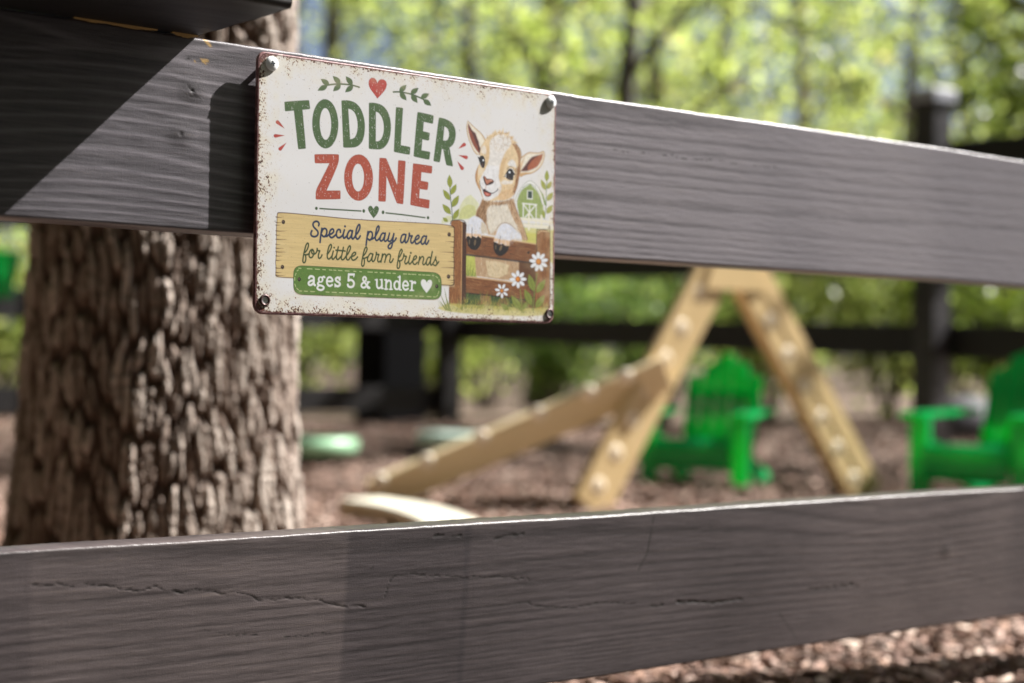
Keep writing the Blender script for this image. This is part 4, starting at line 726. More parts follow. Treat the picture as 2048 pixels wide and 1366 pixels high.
["S",[66,84,46],1.0,[801,1453,795,1481,787,1514,782,1539,791,1551,807,1545,825,1523],1.28,0,1],
["S",[66,84,46],1.0,[731,1479,777,1480,818,1481],1.28,0,1],
["S",[66,84,46],1.0,[825,1523,849,1495,866,1461,866,1442,858,1439,843,1459,834,1493,830,1523,832,1542,842,1550,856,1544,872,1524,899,1515,917,1500,915,1488,902,1488,885,1504,879,1526,884,1545,899,1549,919,1540,936,1522],1.28,0,1],
["S",[66,84,46],1.0,[991,1511,1011,1488,1026,1456,1020,1441,1014,1440,1001,1460,991,1494,983,1528,977,1561,976,1583,986,1593,998,1582,1002,1554,998,1535,992,1530],1.28,0,1],
["S",[66,84,46],1.0,[992,1530,1012,1526,1030,1516],1.28,0,1],
["P",[66,84,46],1.0,[[723,1459,722,1463,720,1466,717,1467,713,1468,709,1466,707,1464,706,1460,707,1456,709,1453,713,1452,716,1452,720,1453,722,1456]],0],
["S",[66,84,46],1.0,[1076,1491,1060,1488,1046,1501,1032,1528,1032,1546,1047,1553,1064,1539,1076,1512,1083,1494],1.28,0,1],
["S",[66,84,46],1.0,[1083,1491,1076,1521,1075,1541,1084,1551,1099,1540,1111,1510,1116,1478],1.28,0,1],
["S",[66,84,46],1.0,[1116,1476,1122,1492,1141,1491,1134,1509,1130,1533,1132,1548,1144,1551,1162,1539],1.28,0,1],
["S",[66,84,46],1.0,[1175,1487,1170,1517,1162,1552],1.28,0,1],
["S",[66,84,46],1.0,[1169,1523,1184,1492,1200,1486,1208,1497,1206,1521,1198,1551],1.28,0,1],
["S",[66,84,46],1.0,[1206,1521,1223,1491,1243,1484,1254,1495,1251,1519,1246,1540,1255,1551,1269,1542,1282,1520],1.28,0,1],
["S",[66,84,46],1.0,[1332,1513,1350,1491,1369,1455,1365,1441,1358,1440,1344,1462,1334,1495,1329,1528,1322,1561,1321,1584,1328,1594,1341,1589,1348,1568,1347,1548,1342,1536,1336,1533],1.28,0,1],
["S",[66,84,46],1.0,[1336,1533,1361,1529,1379,1508,1386,1475],1.28,0,1],
["S",[66,84,46],1.0,[1386,1475,1392,1492,1411,1493,1405,1510,1396,1537,1400,1551,1411,1554,1429,1537],1.28,0,1],
["S",[66,84,46],1.0,[1448,1484,1438,1517,1435,1541,1444,1554,1460,1543,1476,1524,1500,1512,1513,1496,1507,1484,1492,1491,1480,1512,1477,1533,1484,1551,1503,1553,1521,1536],1.28,0,1],
["S",[66,84,46],1.0,[1544,1489,1539,1519,1532,1552],1.28,0,1],
["S",[66,84,46],1.0,[1537,1525,1559,1494,1575,1487,1585,1499,1580,1523,1576,1541,1586,1553,1601,1543,1612,1526],1.28,0,1],
["S",[66,84,46],1.0,[1656,1496,1641,1488,1624,1500,1613,1525,1614,1546,1625,1553,1641,1539,1656,1505,1671,1441],1.28,0,1],
["S",[66,84,46],1.0,[1673,1441,1661,1490,1654,1529,1660,1553,1675,1543,1692,1520,1703,1500,1708,1483],1.28,0,1],
["S",[66,84,46],1.0,[1708,1483,1708,1503,1719,1524,1717,1545,1704,1554,1687,1549],1.28,0,1],
["S",[66,84,46],1.0,[1717,1545,1731,1532,1739,1520],1.28,0,1],
["P",[66,84,46],1.0,[[1465,1462,1464,1466,1461,1470,1458,1472,1453,1472,1449,1470,1446,1467,1445,1463,1446,1459,1449,1456,1453,1454,1457,1454,1461,1455,1464,1458]],0],
["P",[176,150,108],0.55,[[347,1689,351,1666,361,1647,377,1634,398,1626,426,1623,1678,1621,1710,1623,1734,1632,1752,1646,1763,1665,1767,1691,1768,1769,1765,1795,1755,1814,1738,1828,1713,1837,1682,1840,420,1846,392,1843,371,1835,356,1822,347,1804,345,1780]],0],
["P",[66,92,44],1.0,[[343,1687,346,1660,356,1640,373,1625,397,1616,428,1613,1672,1608,1707,1611,1734,1621,1754,1636,1766,1658,1771,1686,1772,1757,1769,1785,1757,1807,1738,1823,1711,1832,1676,1836,431,1841,400,1838,376,1829,359,1815,348,1794,344,1768]],0],
["P",[104,136,66],1,[[348,1687,351,1662,361,1643,377,1629,399,1620,429,1618,1672,1613,1705,1616,1731,1625,1750,1640,1761,1661,1766,1687,1767,1756,1764,1783,1753,1804,1735,1819,1709,1828,1676,1831,432,1836,402,1834,379,1825,363,1811,353,1792,349,1767]],1],
["S",[214,218,168],0.9,[391,1636,413,1636],0.5,0,1],
["S",[214,218,168],0.9,[468,1636,514,1636],0.5,0,1],
["S",[214,218,168],0.9,[541,1636,582,1637],0.5,0,1],
["S",[214,218,168],0.9,[610,1636,638,1637],0.5,0,1],
["S",[214,218,168],0.9,[670,1636,698,1637],0.5,0,1],
["S",[214,218,168],0.9,[712,1636,735,1637],0.5,0,1],
["S",[214,218,168],0.9,[754,1636,792,1637],0.5,0,1],
["S",[214,218,168],0.9,[820,1636,858,1637],0.5,0,1],
["S",[214,218,168],0.9,[901,1637,924,1637],0.5,0,1],
["S",[214,218,168],0.9,[958,1637,977,1637],0.5,0,1],
["S",[214,218,168],0.9,[1036,1636,1081,1636],0.54,0,1],
["S",[214,218,168],0.9,[1103,1636,1128,1636],0.54,0,1],
["S",[214,218,168],0.9,[1155,1636,1185,1636],0.54,0,1],
["S",[214,218,168],0.9,[1216,1636,1258,1636],0.54,0,1],
["S",[214,218,168],0.9,[1279,1636,1306,1636],0.54,0,1],
["S",[214,218,168],0.9,[1383,1636,1416,1636],0.54,0,1],
["S",[214,218,168],0.9,[1432,1636,1456,1636],0.54,0,1],
["S",[214,218,168],0.9,[1467,1636,1510,1636],0.54,0,1],
["S",[214,218,168],0.9,[1536,1636,1560,1636],0.54,0,1],
["S",[214,218,168],0.9,[1574,1636,1601,1636],0.54,0,1],
["S",[214,218,168],0.9,[1613,1636,1653,1636],0.54,0,1],
["S",[214,218,168],0.9,[1675,1636,1691,1636],0.54,0,1],
["S",[214,218,168],0.9,[400,1811,420,1811],0.47,0,1],
["S",[214,218,168],0.9,[445,1811,474,1811],0.47,0,1],
["S",[214,218,168],0.9,[501,1811,539,1811],0.47,0,1],
["S",[214,218,168],0.9,[643,1810,673,1810],0.47,0,1],
["S",[214,218,168],0.9,[700,1810,741,1810],0.47,0,1],
["S",[214,218,168],0.9,[767,1810,809,1810],0.47,0,1],
["S",[214,218,168],0.9,[828,1810,847,1810],0.47,0,1],
["S",[214,218,168],0.9,[863,1810,893,1810],0.47,0,1],
["S",[214,218,168],0.9,[914,1810,943,1809],0.47,0,1],
["S",[214,218,168],0.9,[966,1809,1022,1809],0.47,0,1],
["S",[214,218,168],0.9,[1003,1810,1021,1810],0.5,0,1],
["S",[214,218,168],0.9,[1048,1810,1082,1810],0.5,0,1],
["S",[214,218,168],0.9,[1101,1810,1127,1810],0.5,0,1],
["S",[214,218,168],0.9,[1138,1810,1157,1810],0.5,0,1],
["S",[214,218,168],0.9,[1182,1810,1226,1810],0.5,0,1],
["S",[214,218,168],0.9,[1265,1810,1295,1811],0.5,0,1],
["S",[214,218,168],0.9,[1322,1811,1357,1811],0.5,0,1],
["S",[214,218,168],0.9,[1386,1811,1419,1811],0.5,0,1],
["S",[214,218,168],0.9,[1441,1811,1476,1811],0.5,0,1],
["S",[214,218,168],0.9,[1506,1811,1527,1811],0.5,0,1],
["S",[214,218,168],0.9,[1549,1811,1589,1811],0.5,0,1],
["S",[214,218,168],0.9,[1622,1811,1664,1811],0.5,0,1],
["S",[214,218,168],0.9,[1688,1811,1708,1811],0.5,0,1],
["S",[214,218,168],0.9,[1713,1642,1731,1655],0.54,0,1],
["S",[214,218,168],0.9,[1742,1666,1747,1685],0.54,0,1],
["S",[214,218,168],0.9,[1744,1762,1736,1785],0.54,0,1],
["S",[214,218,168],0.9,[1732,1795,1720,1808],0.54,0,1],
["S",[214,218,168],0.9,[389,1649,376,1658],0.47,0,1],
["S",[214,218,168],0.9,[369,1674,361,1693],0.47,0,1],
["S",[214,218,168],0.9,[357,1709,357,1732],0.47,0,1],
["S",[214,218,168],0.9,[359,1759,367,1780],0.47,0,1],
["S",[214,218,168],0.9,[375,1790,391,1803],0.47,0,1],
["P",[52,40,34],1.0,[[413,1722,412,1727,409,1732,405,1736,401,1738,395,1738,391,1736,387,1733,384,1728,383,1723,384,1717,386,1712,390,1708,395,1706,400,1706,405,1708,409,1711,412,1716]],0],
["P",[124,108,94],1.0,[[402,1718,401,1721,400,1722,399,1724,397,1725,395,1725,393,1724,391,1723,390,1721,390,1719,390,1717,391,1715,393,1714,395,1713,397,1713,399,1713,400,1715,401,1716]],0],
["P",[52,40,34],1.0,[[1738,1723,1738,1729,1735,1734,1730,1738,1725,1740,1719,1741,1713,1739,1709,1735,1706,1730,1705,1724,1706,1718,1708,1713,1713,1709,1718,1707,1724,1707,1730,1708,1734,1712,1737,1717]],0],
["P",[124,108,94],1.0,[[1726,1720,1726,1722,1724,1724,1723,1725,1720,1726,1718,1726,1716,1726,1714,1724,1713,1722,1712,1720,1713,1718,1714,1716,1716,1715,1718,1714,1720,1714,1722,1714,1724,1716,1726,1718]],0],
["S",[226,226,222],1.0,[486,1708,495,1696,510,1693,528,1700,531,1721,531,1745,536,1758,543,1761],1.76,0,1],
["S",[226,226,222],1.0,[529,1723,505,1729,486,1740,483,1752,492,1761,510,1759,529,1743],1.7,0,1],
["R",[226,226,222],1.0,[619,1714,618,1720,616,1725,613,1730,609,1734,604,1737,599,1739,593,1740,587,1739,582,1738,577,1735,573,1731,570,1727,568,1721,567,1716,568,1710,569,1705,572,1700,576,1696,581,1693,587,1691,592,1691,598,1691,604,1693,609,1695,613,1699,616,1704,618,1709],[603,1715,603,1718,602,1721,601,1723,599,1726,597,1727,595,1729,593,1729,591,1729,589,1728,587,1726,585,1724,584,1721,583,1719,583,1715,583,1712,584,1709,585,1707,586,1704,588,1703,590,1702,593,1701,595,1701,597,1702,599,1704,601,1706,602,1709,603,1712]],
["S",[226,226,222],1.0,[611,1697,623,1691,630,1696],1.45,0,1],
["S",[226,226,222],1.0,[578,1734,567,1747,577,1758,602,1762,622,1772,619,1787,597,1797,571,1791,563,1779,577,1762],1.57,0,1],
["S",[226,226,222],1.0,[651,1726,701,1722,695,1701,676,1693,657,1704,650,1728,658,1752,678,1762,700,1752],1.57,0,1],
["S",[226,226,222],1.0,[769,1709,765,1698,751,1692,733,1704,740,1720,764,1731,773,1744,764,1757,747,1761,731,1754],1.76,0,1],
["S",[226,226,222],1.0,[774,1686,774,1710],0.94,0,1],
["S",[226,226,222],1.0,[726,1743,727,1767],0.94,0,1],
["S",[226,226,222],1.0,[856,1664,903,1662],1.76,0,1],
["S",[226,226,222],1.0,[907,1658,902,1680],0.94,0,1],
["S",[226,226,222],1.0,[855,1662,852,1710],1.63,0,1],
["S",[226,226,222],1.0,[852,1713,876,1706,898,1717,905,1737,895,1756,872,1763,851,1756,847,1744],1.76,0,1],
["S",[226,226,222],1.0,[1054,1761,1034,1748,1010,1724,992,1702,992,1687,1005,1677,1020,1686,1018,1702,1001,1719,981,1733,976,1750,991,1762,1013,1757,1030,1737,1043,1716],1.57,0,1],
["S",[226,226,222],1.0,[1028,1716,1056,1715],0.93,0,1],
["S",[226,226,222],1.0,[1024,1746,1039,1762,1054,1763],1.51,0,1],
["S",[226,226,222],1.0,[1125,1694,1125,1737,1132,1756,1147,1761,1164,1751,1175,1737],1.65,0,1],
["S",[226,226,222],1.0,[1172,1692,1174,1761],1.65,0,1],
["S",[226,226,222],1.0,[1108,1696,1125,1694],1.01,0,1],
["S",[226,226,222],1.0,[1156,1693,1171,1692],1.01,0,1],
["S",[226,226,222],1.0,[1174,1762,1187,1761],1.01,0,1],
["S",[226,226,222],1.0,[1215,1692,1214,1766],1.65,0,1],
["S",[226,226,222],1.0,[1217,1717,1232,1699,1249,1697,1261,1712,1262,1764],1.65,0,1],
["S",[226,226,222],1.0,[1199,1693,1215,1692],1.01,0,1],
["S",[226,226,222],1.0,[1199,1766,1231,1765],1.01,0,1],
["S",[226,226,222],1.0,[1247,1766,1277,1765],1.01,0,1],
["S",[226,226,222],1.0,[1349,1658,1349,1763],1.65,0,1],
["S",[226,226,222],1.0,[1331,1665,1349,1662],1.01,0,1],
["S",[226,226,222],1.0,[1347,1766,1366,1766],1.01,0,1],
["S",[226,226,222],1.0,[1383,1729,1431,1728,1423,1702,1404,1694,1386,1708,1380,1732,1389,1755,1409,1764,1432,1754],1.58,0,1],
["S",[226,226,222],1.0,[1470,1692,1469,1764],1.65,0,1],
["S",[226,226,222],1.0,[1449,1692,1470,1692],1.01,0,1],
["S",[226,226,222],1.0,[1451,1767,1489,1766],1.01,0,1],
["S",[226,226,222],1.0,[1473,1716,1484,1701,1500,1697],1.44,0,1],
["P",[226,226,222],1.0,[[1512,1703,1512,1707,1510,1710,1507,1712,1503,1714,1500,1714,1496,1713,1493,1711,1491,1707,1490,1704,1491,1700,1493,1697,1496,1694,1499,1693,1503,1693,1507,1694,1510,1696,1512,1699]],0],
["R",[226,226,222],1.0,[1354,1730,1354,1739,1351,1747,1347,1755,1342,1762,1336,1767,1328,1770,1321,1771,1313,1770,1306,1768,1300,1763,1294,1757,1290,1749,1287,1741,1286,1732,1287,1723,1289,1714,1293,1706,1299,1700,1305,1695,1312,1692,1320,1690,1327,1691,1334,1694,1341,1698,1346,1705,1351,1712,1353,1721],[1336,1730,1336,1736,1335,1742,1333,1747,1331,1751,1328,1754,1324,1756,1321,1757,1317,1756,1314,1754,1310,1751,1308,1747,1306,1742,1305,1737,1304,1731,1304,1725,1305,1720,1307,1715,1310,1711,1313,1708,1316,1706,1320,1705,1323,1705,1327,1707,1330,1710,1333,1714,1335,1719,1336,1724]],
["P",[226,226,222],1.0,[[1618,1782,1587,1751,1565,1723,1559,1702,1564,1680,1584,1670,1606,1677,1618,1697,1634,1676,1658,1672,1672,1684,1675,1703,1665,1729,1643,1756]],0],
["P",[84,110,68],1.0,[[243,370,251,364,461,329,467,333,476,393,468,400,407,411,443,703,439,709,376,719,371,714,329,425,255,439,249,436]],5],
["P",[84,110,68],1,[[739,485,738,515,735,545,729,574,720,601,708,625,694,646,679,664,661,677,643,686,624,691,605,690,587,685,569,675,552,661,537,643,524,621,513,597,505,570,499,541,497,511,497,481,500,452,506,423,515,396,527,372,540,351,556,333,573,320,591,310,610,306,629,306,647,311,666,320,682,334,698,352,711,374,722,398,730,426,736,455],[672,493,672,519,669,544,664,567,658,587,649,603,640,615,629,622,618,623,607,619,597,609,587,595,579,576,573,554,568,530,566,504,566,479,569,454,574,431,580,410,589,394,598,383,609,376,620,375,631,379,641,388,651,402,659,421,665,443,670,467]],5],
["P",[84,110,68],1,[[764,302,773,297,832,290,898,301,949,342,980,406,992,472,987,548,968,605,933,641,893,659,798,669,787,664],[830,358,858,360,891,381,912,421,922,479,916,538,897,577,872,592,852,596]],5],
["P",[84,110,68],1,[[1026,292,1034,287,1090,283,1152,292,1204,330,1234,390,1245,457,1237,535,1214,596,1173,638,1132,654,1040,657,1030,652],[1094,353,1122,359,1153,390,1171,439,1174,489,1164,541,1141,577,1118,589,1097,589]],5],
["P",[84,110,68],1.0,[[1289,300,1297,295,1352,294,1360,300,1342,598,1429,603,1437,610,1433,663,1424,669,1282,660,1274,655]],5],
["P",[84,110,68],1.0,[[1502,317,1511,311,1663,322,1670,330,1662,391,1651,394,1570,386,1563,464,1625,469,1632,475,1624,531,1613,536,1557,530,1550,621,1633,625,1639,631,1631,686,1623,692,1479,680,1470,673]],5],
["P",[84,110,68],1,[[1720,340,1729,334,1785,338,1852,358,1888,398,1901,449,1893,511,1866,553,1836,573,1845,612,1874,715,1870,726,1809,722,1801,714,1770,592,1757,591,1740,697,1731,704,1679,700,1672,694],[1780,404,1806,410,1827,439,1830,478,1817,509,1794,520,1769,518]],5],
["P",[176,90,68],1.0,[[521,749,528,743,740,724,748,730,748,787,696,902,637,1018,761,1008,767,1011,768,1073,759,1077,546,1096,537,1089,537,1023,586,938,660,803,531,815,524,810]],5],
["P",[176,90,68],1,[[1075,883,1073,912,1069,941,1061,968,1050,994,1036,1017,1019,1037,1001,1053,981,1065,960,1074,939,1077,917,1076,896,1071,876,1061,857,1047,841,1030,826,1009,815,985,806,959,801,931,799,903,800,874,805,846,812,819,823,793,837,770,853,750,871,734,891,721,911,713,933,709,955,709,976,714,996,724,1015,737,1032,755,1046,776,1058,800,1067,826,1072,854],[988,889,987,912,984,934,978,955,971,972,961,986,950,997,939,1002,927,1003,915,999,904,990,894,978,886,961,880,942,876,920,874,897,875,874,878,852,884,832,892,814,901,800,912,790,923,784,935,784,947,787,958,796,968,809,976,825,983,845,987,866]],5],
["P",[176,90,68],1.0,[[1133,723,1139,718,1196,715,1203,719,1312,922,1317,726,1322,721,1385,721,1392,725,1375,1069,1368,1074,1312,1071,1306,1065,1206,861,1202,1061,1196,1066,1135,1068,1128,1063]],5],
["P",[176,90,68],1.0,[[1465,738,1472,733,1656,739,1662,744,1658,798,1651,803,1552,799,1547,869,1618,874,1624,880,1618,936,1611,942,1538,937,1532,1012,1633,1019,1639,1024,1634,1087,1627,1092,1451,1076,1443,1071]],5],
["P",[184,74,66],1.0,[[1107,247,1074,214,1037,178,1021,150,1020,121,1030,99,1053,85,1080,87,1097,104,1104,126,1114,105,1136,88,1165,86,1188,97,1199,121,1189,157,1161,194]],5],
["S",[72,96,60],1.0,[633,194,687,181,746,172,846,167,932,176],1.27,0,1],
["P",[58,82,48],0.85,[[650,190,647,176,642,165,634,158,624,153,613,151,600,150,586,151,571,153,571,153,576,164,582,174,588,183,597,190,606,195,618,196,633,195,650,190]],0],
["P",[84,110,68],1,[[650,190,646,177,640,168,632,160,622,156,611,153,598,152,585,152,571,153,571,153,577,163,583,172,590,181,598,187,608,192,620,194,634,194,650,190]],1],
["P",[58,82,48],0.85,[[633,197,616,194,601,195,588,198,577,204,567,213,558,223,551,234,543,246,543,246,558,246,573,245,587,243,600,239,611,233,620,224,628,212,633,197]],0],
["P",[84,110,68],1,[[633,197,617,195,602,197,590,201,578,207,568,215,559,224,551,235,543,246,543,246,558,245,572,243,586,241,598,236,609,230,619,222,627,211,633,197]],1],
["P",[58,82,48],0.85,[[754,169,754,154,751,142,744,133,735,126,724,122,711,119,697,118,682,117,682,117,685,129,689,140,694,151,701,159,710,166,721,170,736,171,754,169]],0],
["P",[84,110,68],1,[[754,169,753,155,749,144,742,135,733,128,722,124,710,121,696,118,682,117,682,117,686,128,690,139,696,149,703,157,712,163,723,168,737,170,754,169]],1],
["P",[58,82,48],0.85,[[756,174,738,175,724,178,713,184,704,191,697,201,692,212,689,224,686,236,686,236,700,233,714,229,727,225,738,218,747,211,753,201,756,189,756,174]],0],
["P",[84,110,68],1,[[756,174,740,176,726,180,715,186,706,193,699,203,694,213,690,224,686,236,686,236,699,232,713,228,725,223,736,217,744,209,751,199,755,188,756,174]],1],
["P",[58,82,48],0.85,[[867,165,870,150,868,137,863,127,855,120,844,114,831,110,817,107,803,105,803,105,804,117,806,129,810,141,816,150,824,157,835,163,849,165,867,165]],0],
["P",[84,110,68],1,[[867,165,868,151,865,139,860,129,852,122,842,116,830,111,816,108,803,105,803,105,805,117,808,128,812,139,818,148,826,155,837,161,851,164,867,165]],1],
["P",[58,82,48],0.85,[[874,171,856,171,841,174,829,179,820,186,813,196,807,207,803,218,799,231,799,231,813,228,828,225,841,221,852,215,861,208,868,198,873,186,874,171]],0],
["P",[84,110,68],1,[[874,171,857,172,843,176,832,181,822,188,815,197,808,208,803,219,799,231,799,231,813,227,826,224,839,219,850,213,859,206,866,196,871,185,874,171]],1],
["S",[72,96,60],1.0,[1262,177,1322,170,1438,175,1556,201,1588,218],1.27,0,1],
["P",[58,82,48],0.85,[[1322,169,1341,168,1355,164,1367,158,1375,150,1382,140,1386,129,1388,117,1391,105,1391,105,1376,109,1361,113,1349,117,1338,124,1329,132,1324,142,1321,154,1322,169]],0],
["P",[84,110,68],1,[[1322,169,1339,167,1353,162,1364,156,1373,148,1379,139,1384,128,1388,117,1391,105,1391,105,1377,109,1363,114,1351,119,1340,126,1332,134,1326,143,1322,155,1322,169]],1],
["P",[58,82,48],0.85,[[1328,173,1325,188,1327,200,1332,210,1340,217,1351,222,1364,226,1378,228,1393,230,1393,230,1391,217,1389,205,1386,195,1380,186,1372,179,1361,174,1346,172,1328,173]],0],
["P",[84,110,68],1,[[1328,173,1327,187,1329,199,1335,208,1343,215,1353,220,1365,224,1379,227,1393,230,1393,230,1390,218,1388,207,1383,197,1378,188,1369,181,1358,176,1345,173,1328,173]],1],
["P",[58,82,48],0.85,[[1434,172,1452,173,1467,171,1479,167,1489,160,1497,151,1503,140,1507,128,1512,116,1512,116,1496,118,1482,120,1468,124,1456,129,1447,136,1440,145,1435,157,1434,172]],0],
["P",[84,110,68],1,[[1434,172,1451,172,1465,169,1477,165,1487,158,1495,149,1501,139,1507,128,1512,116,1512,116,1497,119,1483,122,1470,126,1459,131,1449,138,1442,147,1436,158,1434,172]],1],
["P",[58,82,48],0.85,[[1440,178,1437,194,1438,206,1443,216,1451,224,1461,229,1474,233,1488,236,1503,239,1503,239,1502,226,1501,214,1498,203,1493,194,1485,186,1474,181,1459,178,1440,178]],0],
["P",[84,110,68],1,[[1440,178,1439,193,1441,204,1446,214,1453,222,1464,228,1476,232,1489,236,1503,239,1503,239,1501,227,1499,216,1495,205,1490,196,1482,188,1471,183,1458,179,1440,178]],1],
["P",[58,82,48],0.85,[[1536,194,1553,198,1568,198,1580,196,1591,190,1599,182,1607,173,1613,162,1619,150,1619,150,1605,150,1590,150,1577,151,1565,154,1555,160,1546,168,1540,180,1536,194]],0],
["P",[84,110,68],1,[[1536,194,1552,197,1566,196,1578,193,1589,188,1598,180,1606,171,1613,161,1619,150,1619,150,1605,151,1591,151,1578,153,1567,157,1556,163,1548,170,1541,181,1536,194]],1],
["P",[58,82,48],0.85,[[1561,204,1563,219,1568,230,1575,239,1585,244,1598,247,1612,248,1627,248,1643,247,1643,247,1638,236,1633,225,1626,215,1618,207,1608,202,1595,199,1580,200,1561,204]],0],
["P",[84,110,68],1,[[1561,204,1564,218,1570,228,1577,236,1588,242,1600,245,1613,247,1628,247,1643,247,1643,247,1637,236,1631,226,1624,217,1616,209,1606,204,1593,201,1579,201,1561,204]],1],
["P",[184,74,66],1.0,[[173,541,169,536,168,531,169,525,172,520,177,516,183,514,190,514,196,517,249,572]],5],
["P",[184,74,66],1.0,[[169,650,163,649,157,647,153,643,151,637,152,632,155,627,161,623,167,621,252,624]],5],
["P",[184,74,66],1.0,[[224,740,218,744,212,745,205,745,200,742,196,738,195,732,196,727,199,722,267,678]],5],
["P",[184,74,66],1.0,[[1976,522,1983,519,1991,518,1998,520,2004,523,2007,529,2008,535,2005,541,2000,546,1928,574]],5],
["P",[184,74,66],1.0,[[2015,622,2022,625,2027,629,2030,634,2029,641,2026,647,2020,651,2013,654,2005,654,1929,627]],5],
["P",[184,74,66],1.0,[[1986,722,1989,727,1989,734,1986,740,1981,744,1974,747,1966,748,1959,746,1953,742,1918,678]],5],
["P",[72,96,60],1.0,[[558,1163,557,1169,552,1174,545,1176,539,1175,534,1171,532,1164,534,1158,539,1153,545,1151,552,1152,556,1156]],0],
["S",[72,96,60],1.0,[577,1163,751,1160,963,1156],1.11,0,1],
["P",[72,96,60],1.0,[[1003,1153,1001,1161,997,1166,990,1169,983,1167,978,1162,976,1155,978,1147,982,1141,989,1139,996,1141,1001,1146]],0],
["P",[84,110,68],1.0,[[1085,1206,1048,1168,1031,1143,1031,1122,1047,1108,1066,1109,1082,1131,1101,1107,1119,1105,1135,1119,1134,1141,1117,1173]],5],
["P",[72,96,60],1.0,[[1190,1151,1188,1159,1183,1165,1176,1167,1169,1166,1164,1160,1162,1153,1164,1146,1169,1140,1176,1137,1183,1139,1188,1144]],0],
["S",[72,96,60],1.0,[1204,1155,1375,1159,1594,1168],1.11,0,1],
["P",[72,96,60],1.0,[[1637,1165,1636,1172,1631,1177,1624,1180,1617,1178,1612,1173,1611,1167,1612,1160,1617,1155,1624,1153,1630,1154,1635,1159]],0]]''')
CW,CH,SC=750,500,2.5
def srgb2lin(c):
    c=np.asarray(c,float)/255; return np.where(c<=.04045,c/12.92,((c+.055)/1.055)**2.4)
def vnoise(w,h,sx,sy,seed):
    r=np.random.default_rng(seed);gx,gy=int(w/sx)+3,int(h/sy)+3;g=r.random((gy,gx))
    x=np.arange(w)/sx;y=np.arange(h)/sy;xi=x.astype(int);yi=y.astype(int);fx=x-xi;fy=y-yi;fx=fx*fx*(3-2*fx);fy=fy*fy*(3-2*fy)
    a=g[yi][:,xi];b=g[yi][:,xi+1];c=g[yi+1][:,xi];d=g[yi+1][:,xi+1]
    return (a*(1-fx)+b*fx)*(1-fy)[:,None]+(c*(1-fx)+d*fx)*fy[:,None]
def smooth(p):
    p=np.asarray(p,float)
    if len(p)<3: return p
    q=np.vstack([2*p[0]-p[1],p,2*p[-1]-p[-2]]);o=[]
    for i in range(1,len(q)-2):
        a,b,c,d=q[i-1:i+3]
        for t in np.arange(0,1,.2): o.append(.5*((2*b)+(c-a)*t+(2*a-5*b+4*c-d)*t*t+(3*b-a-3*c+d)*t**3))
    o.append(p[-1]);return np.array(o)
def segdist(X,Y,A,B):
    D=B-A;L=(D**2).sum()+1e-9;t=np.clip(((X-A[0])*D[0]+(Y-A[1])*D[1])/L,0,1)
    return np.hypot(X-A[0]-t*D[0],Y-A[1]-t*D[1]),t
def chaikin(l):
    l=np.asarray(l,float)
    for _ in range(2):
        if len(l)<6: return l
        o=[];n=len(l)
        for i in range(n):
            a,b,c=l[i-1],l[i],l[(i+1)%n];u=b-a;v=c-b;lu=np.hypot(*u);lv=np.hypot(*v)
            if lu<.35 or lv<.35 or (u@v)/(lu*lv+1e-9)<.62: o.append(b)
            else: o+= [b-u*.22,b+v*.22]
        l=np.array(o)
    return l
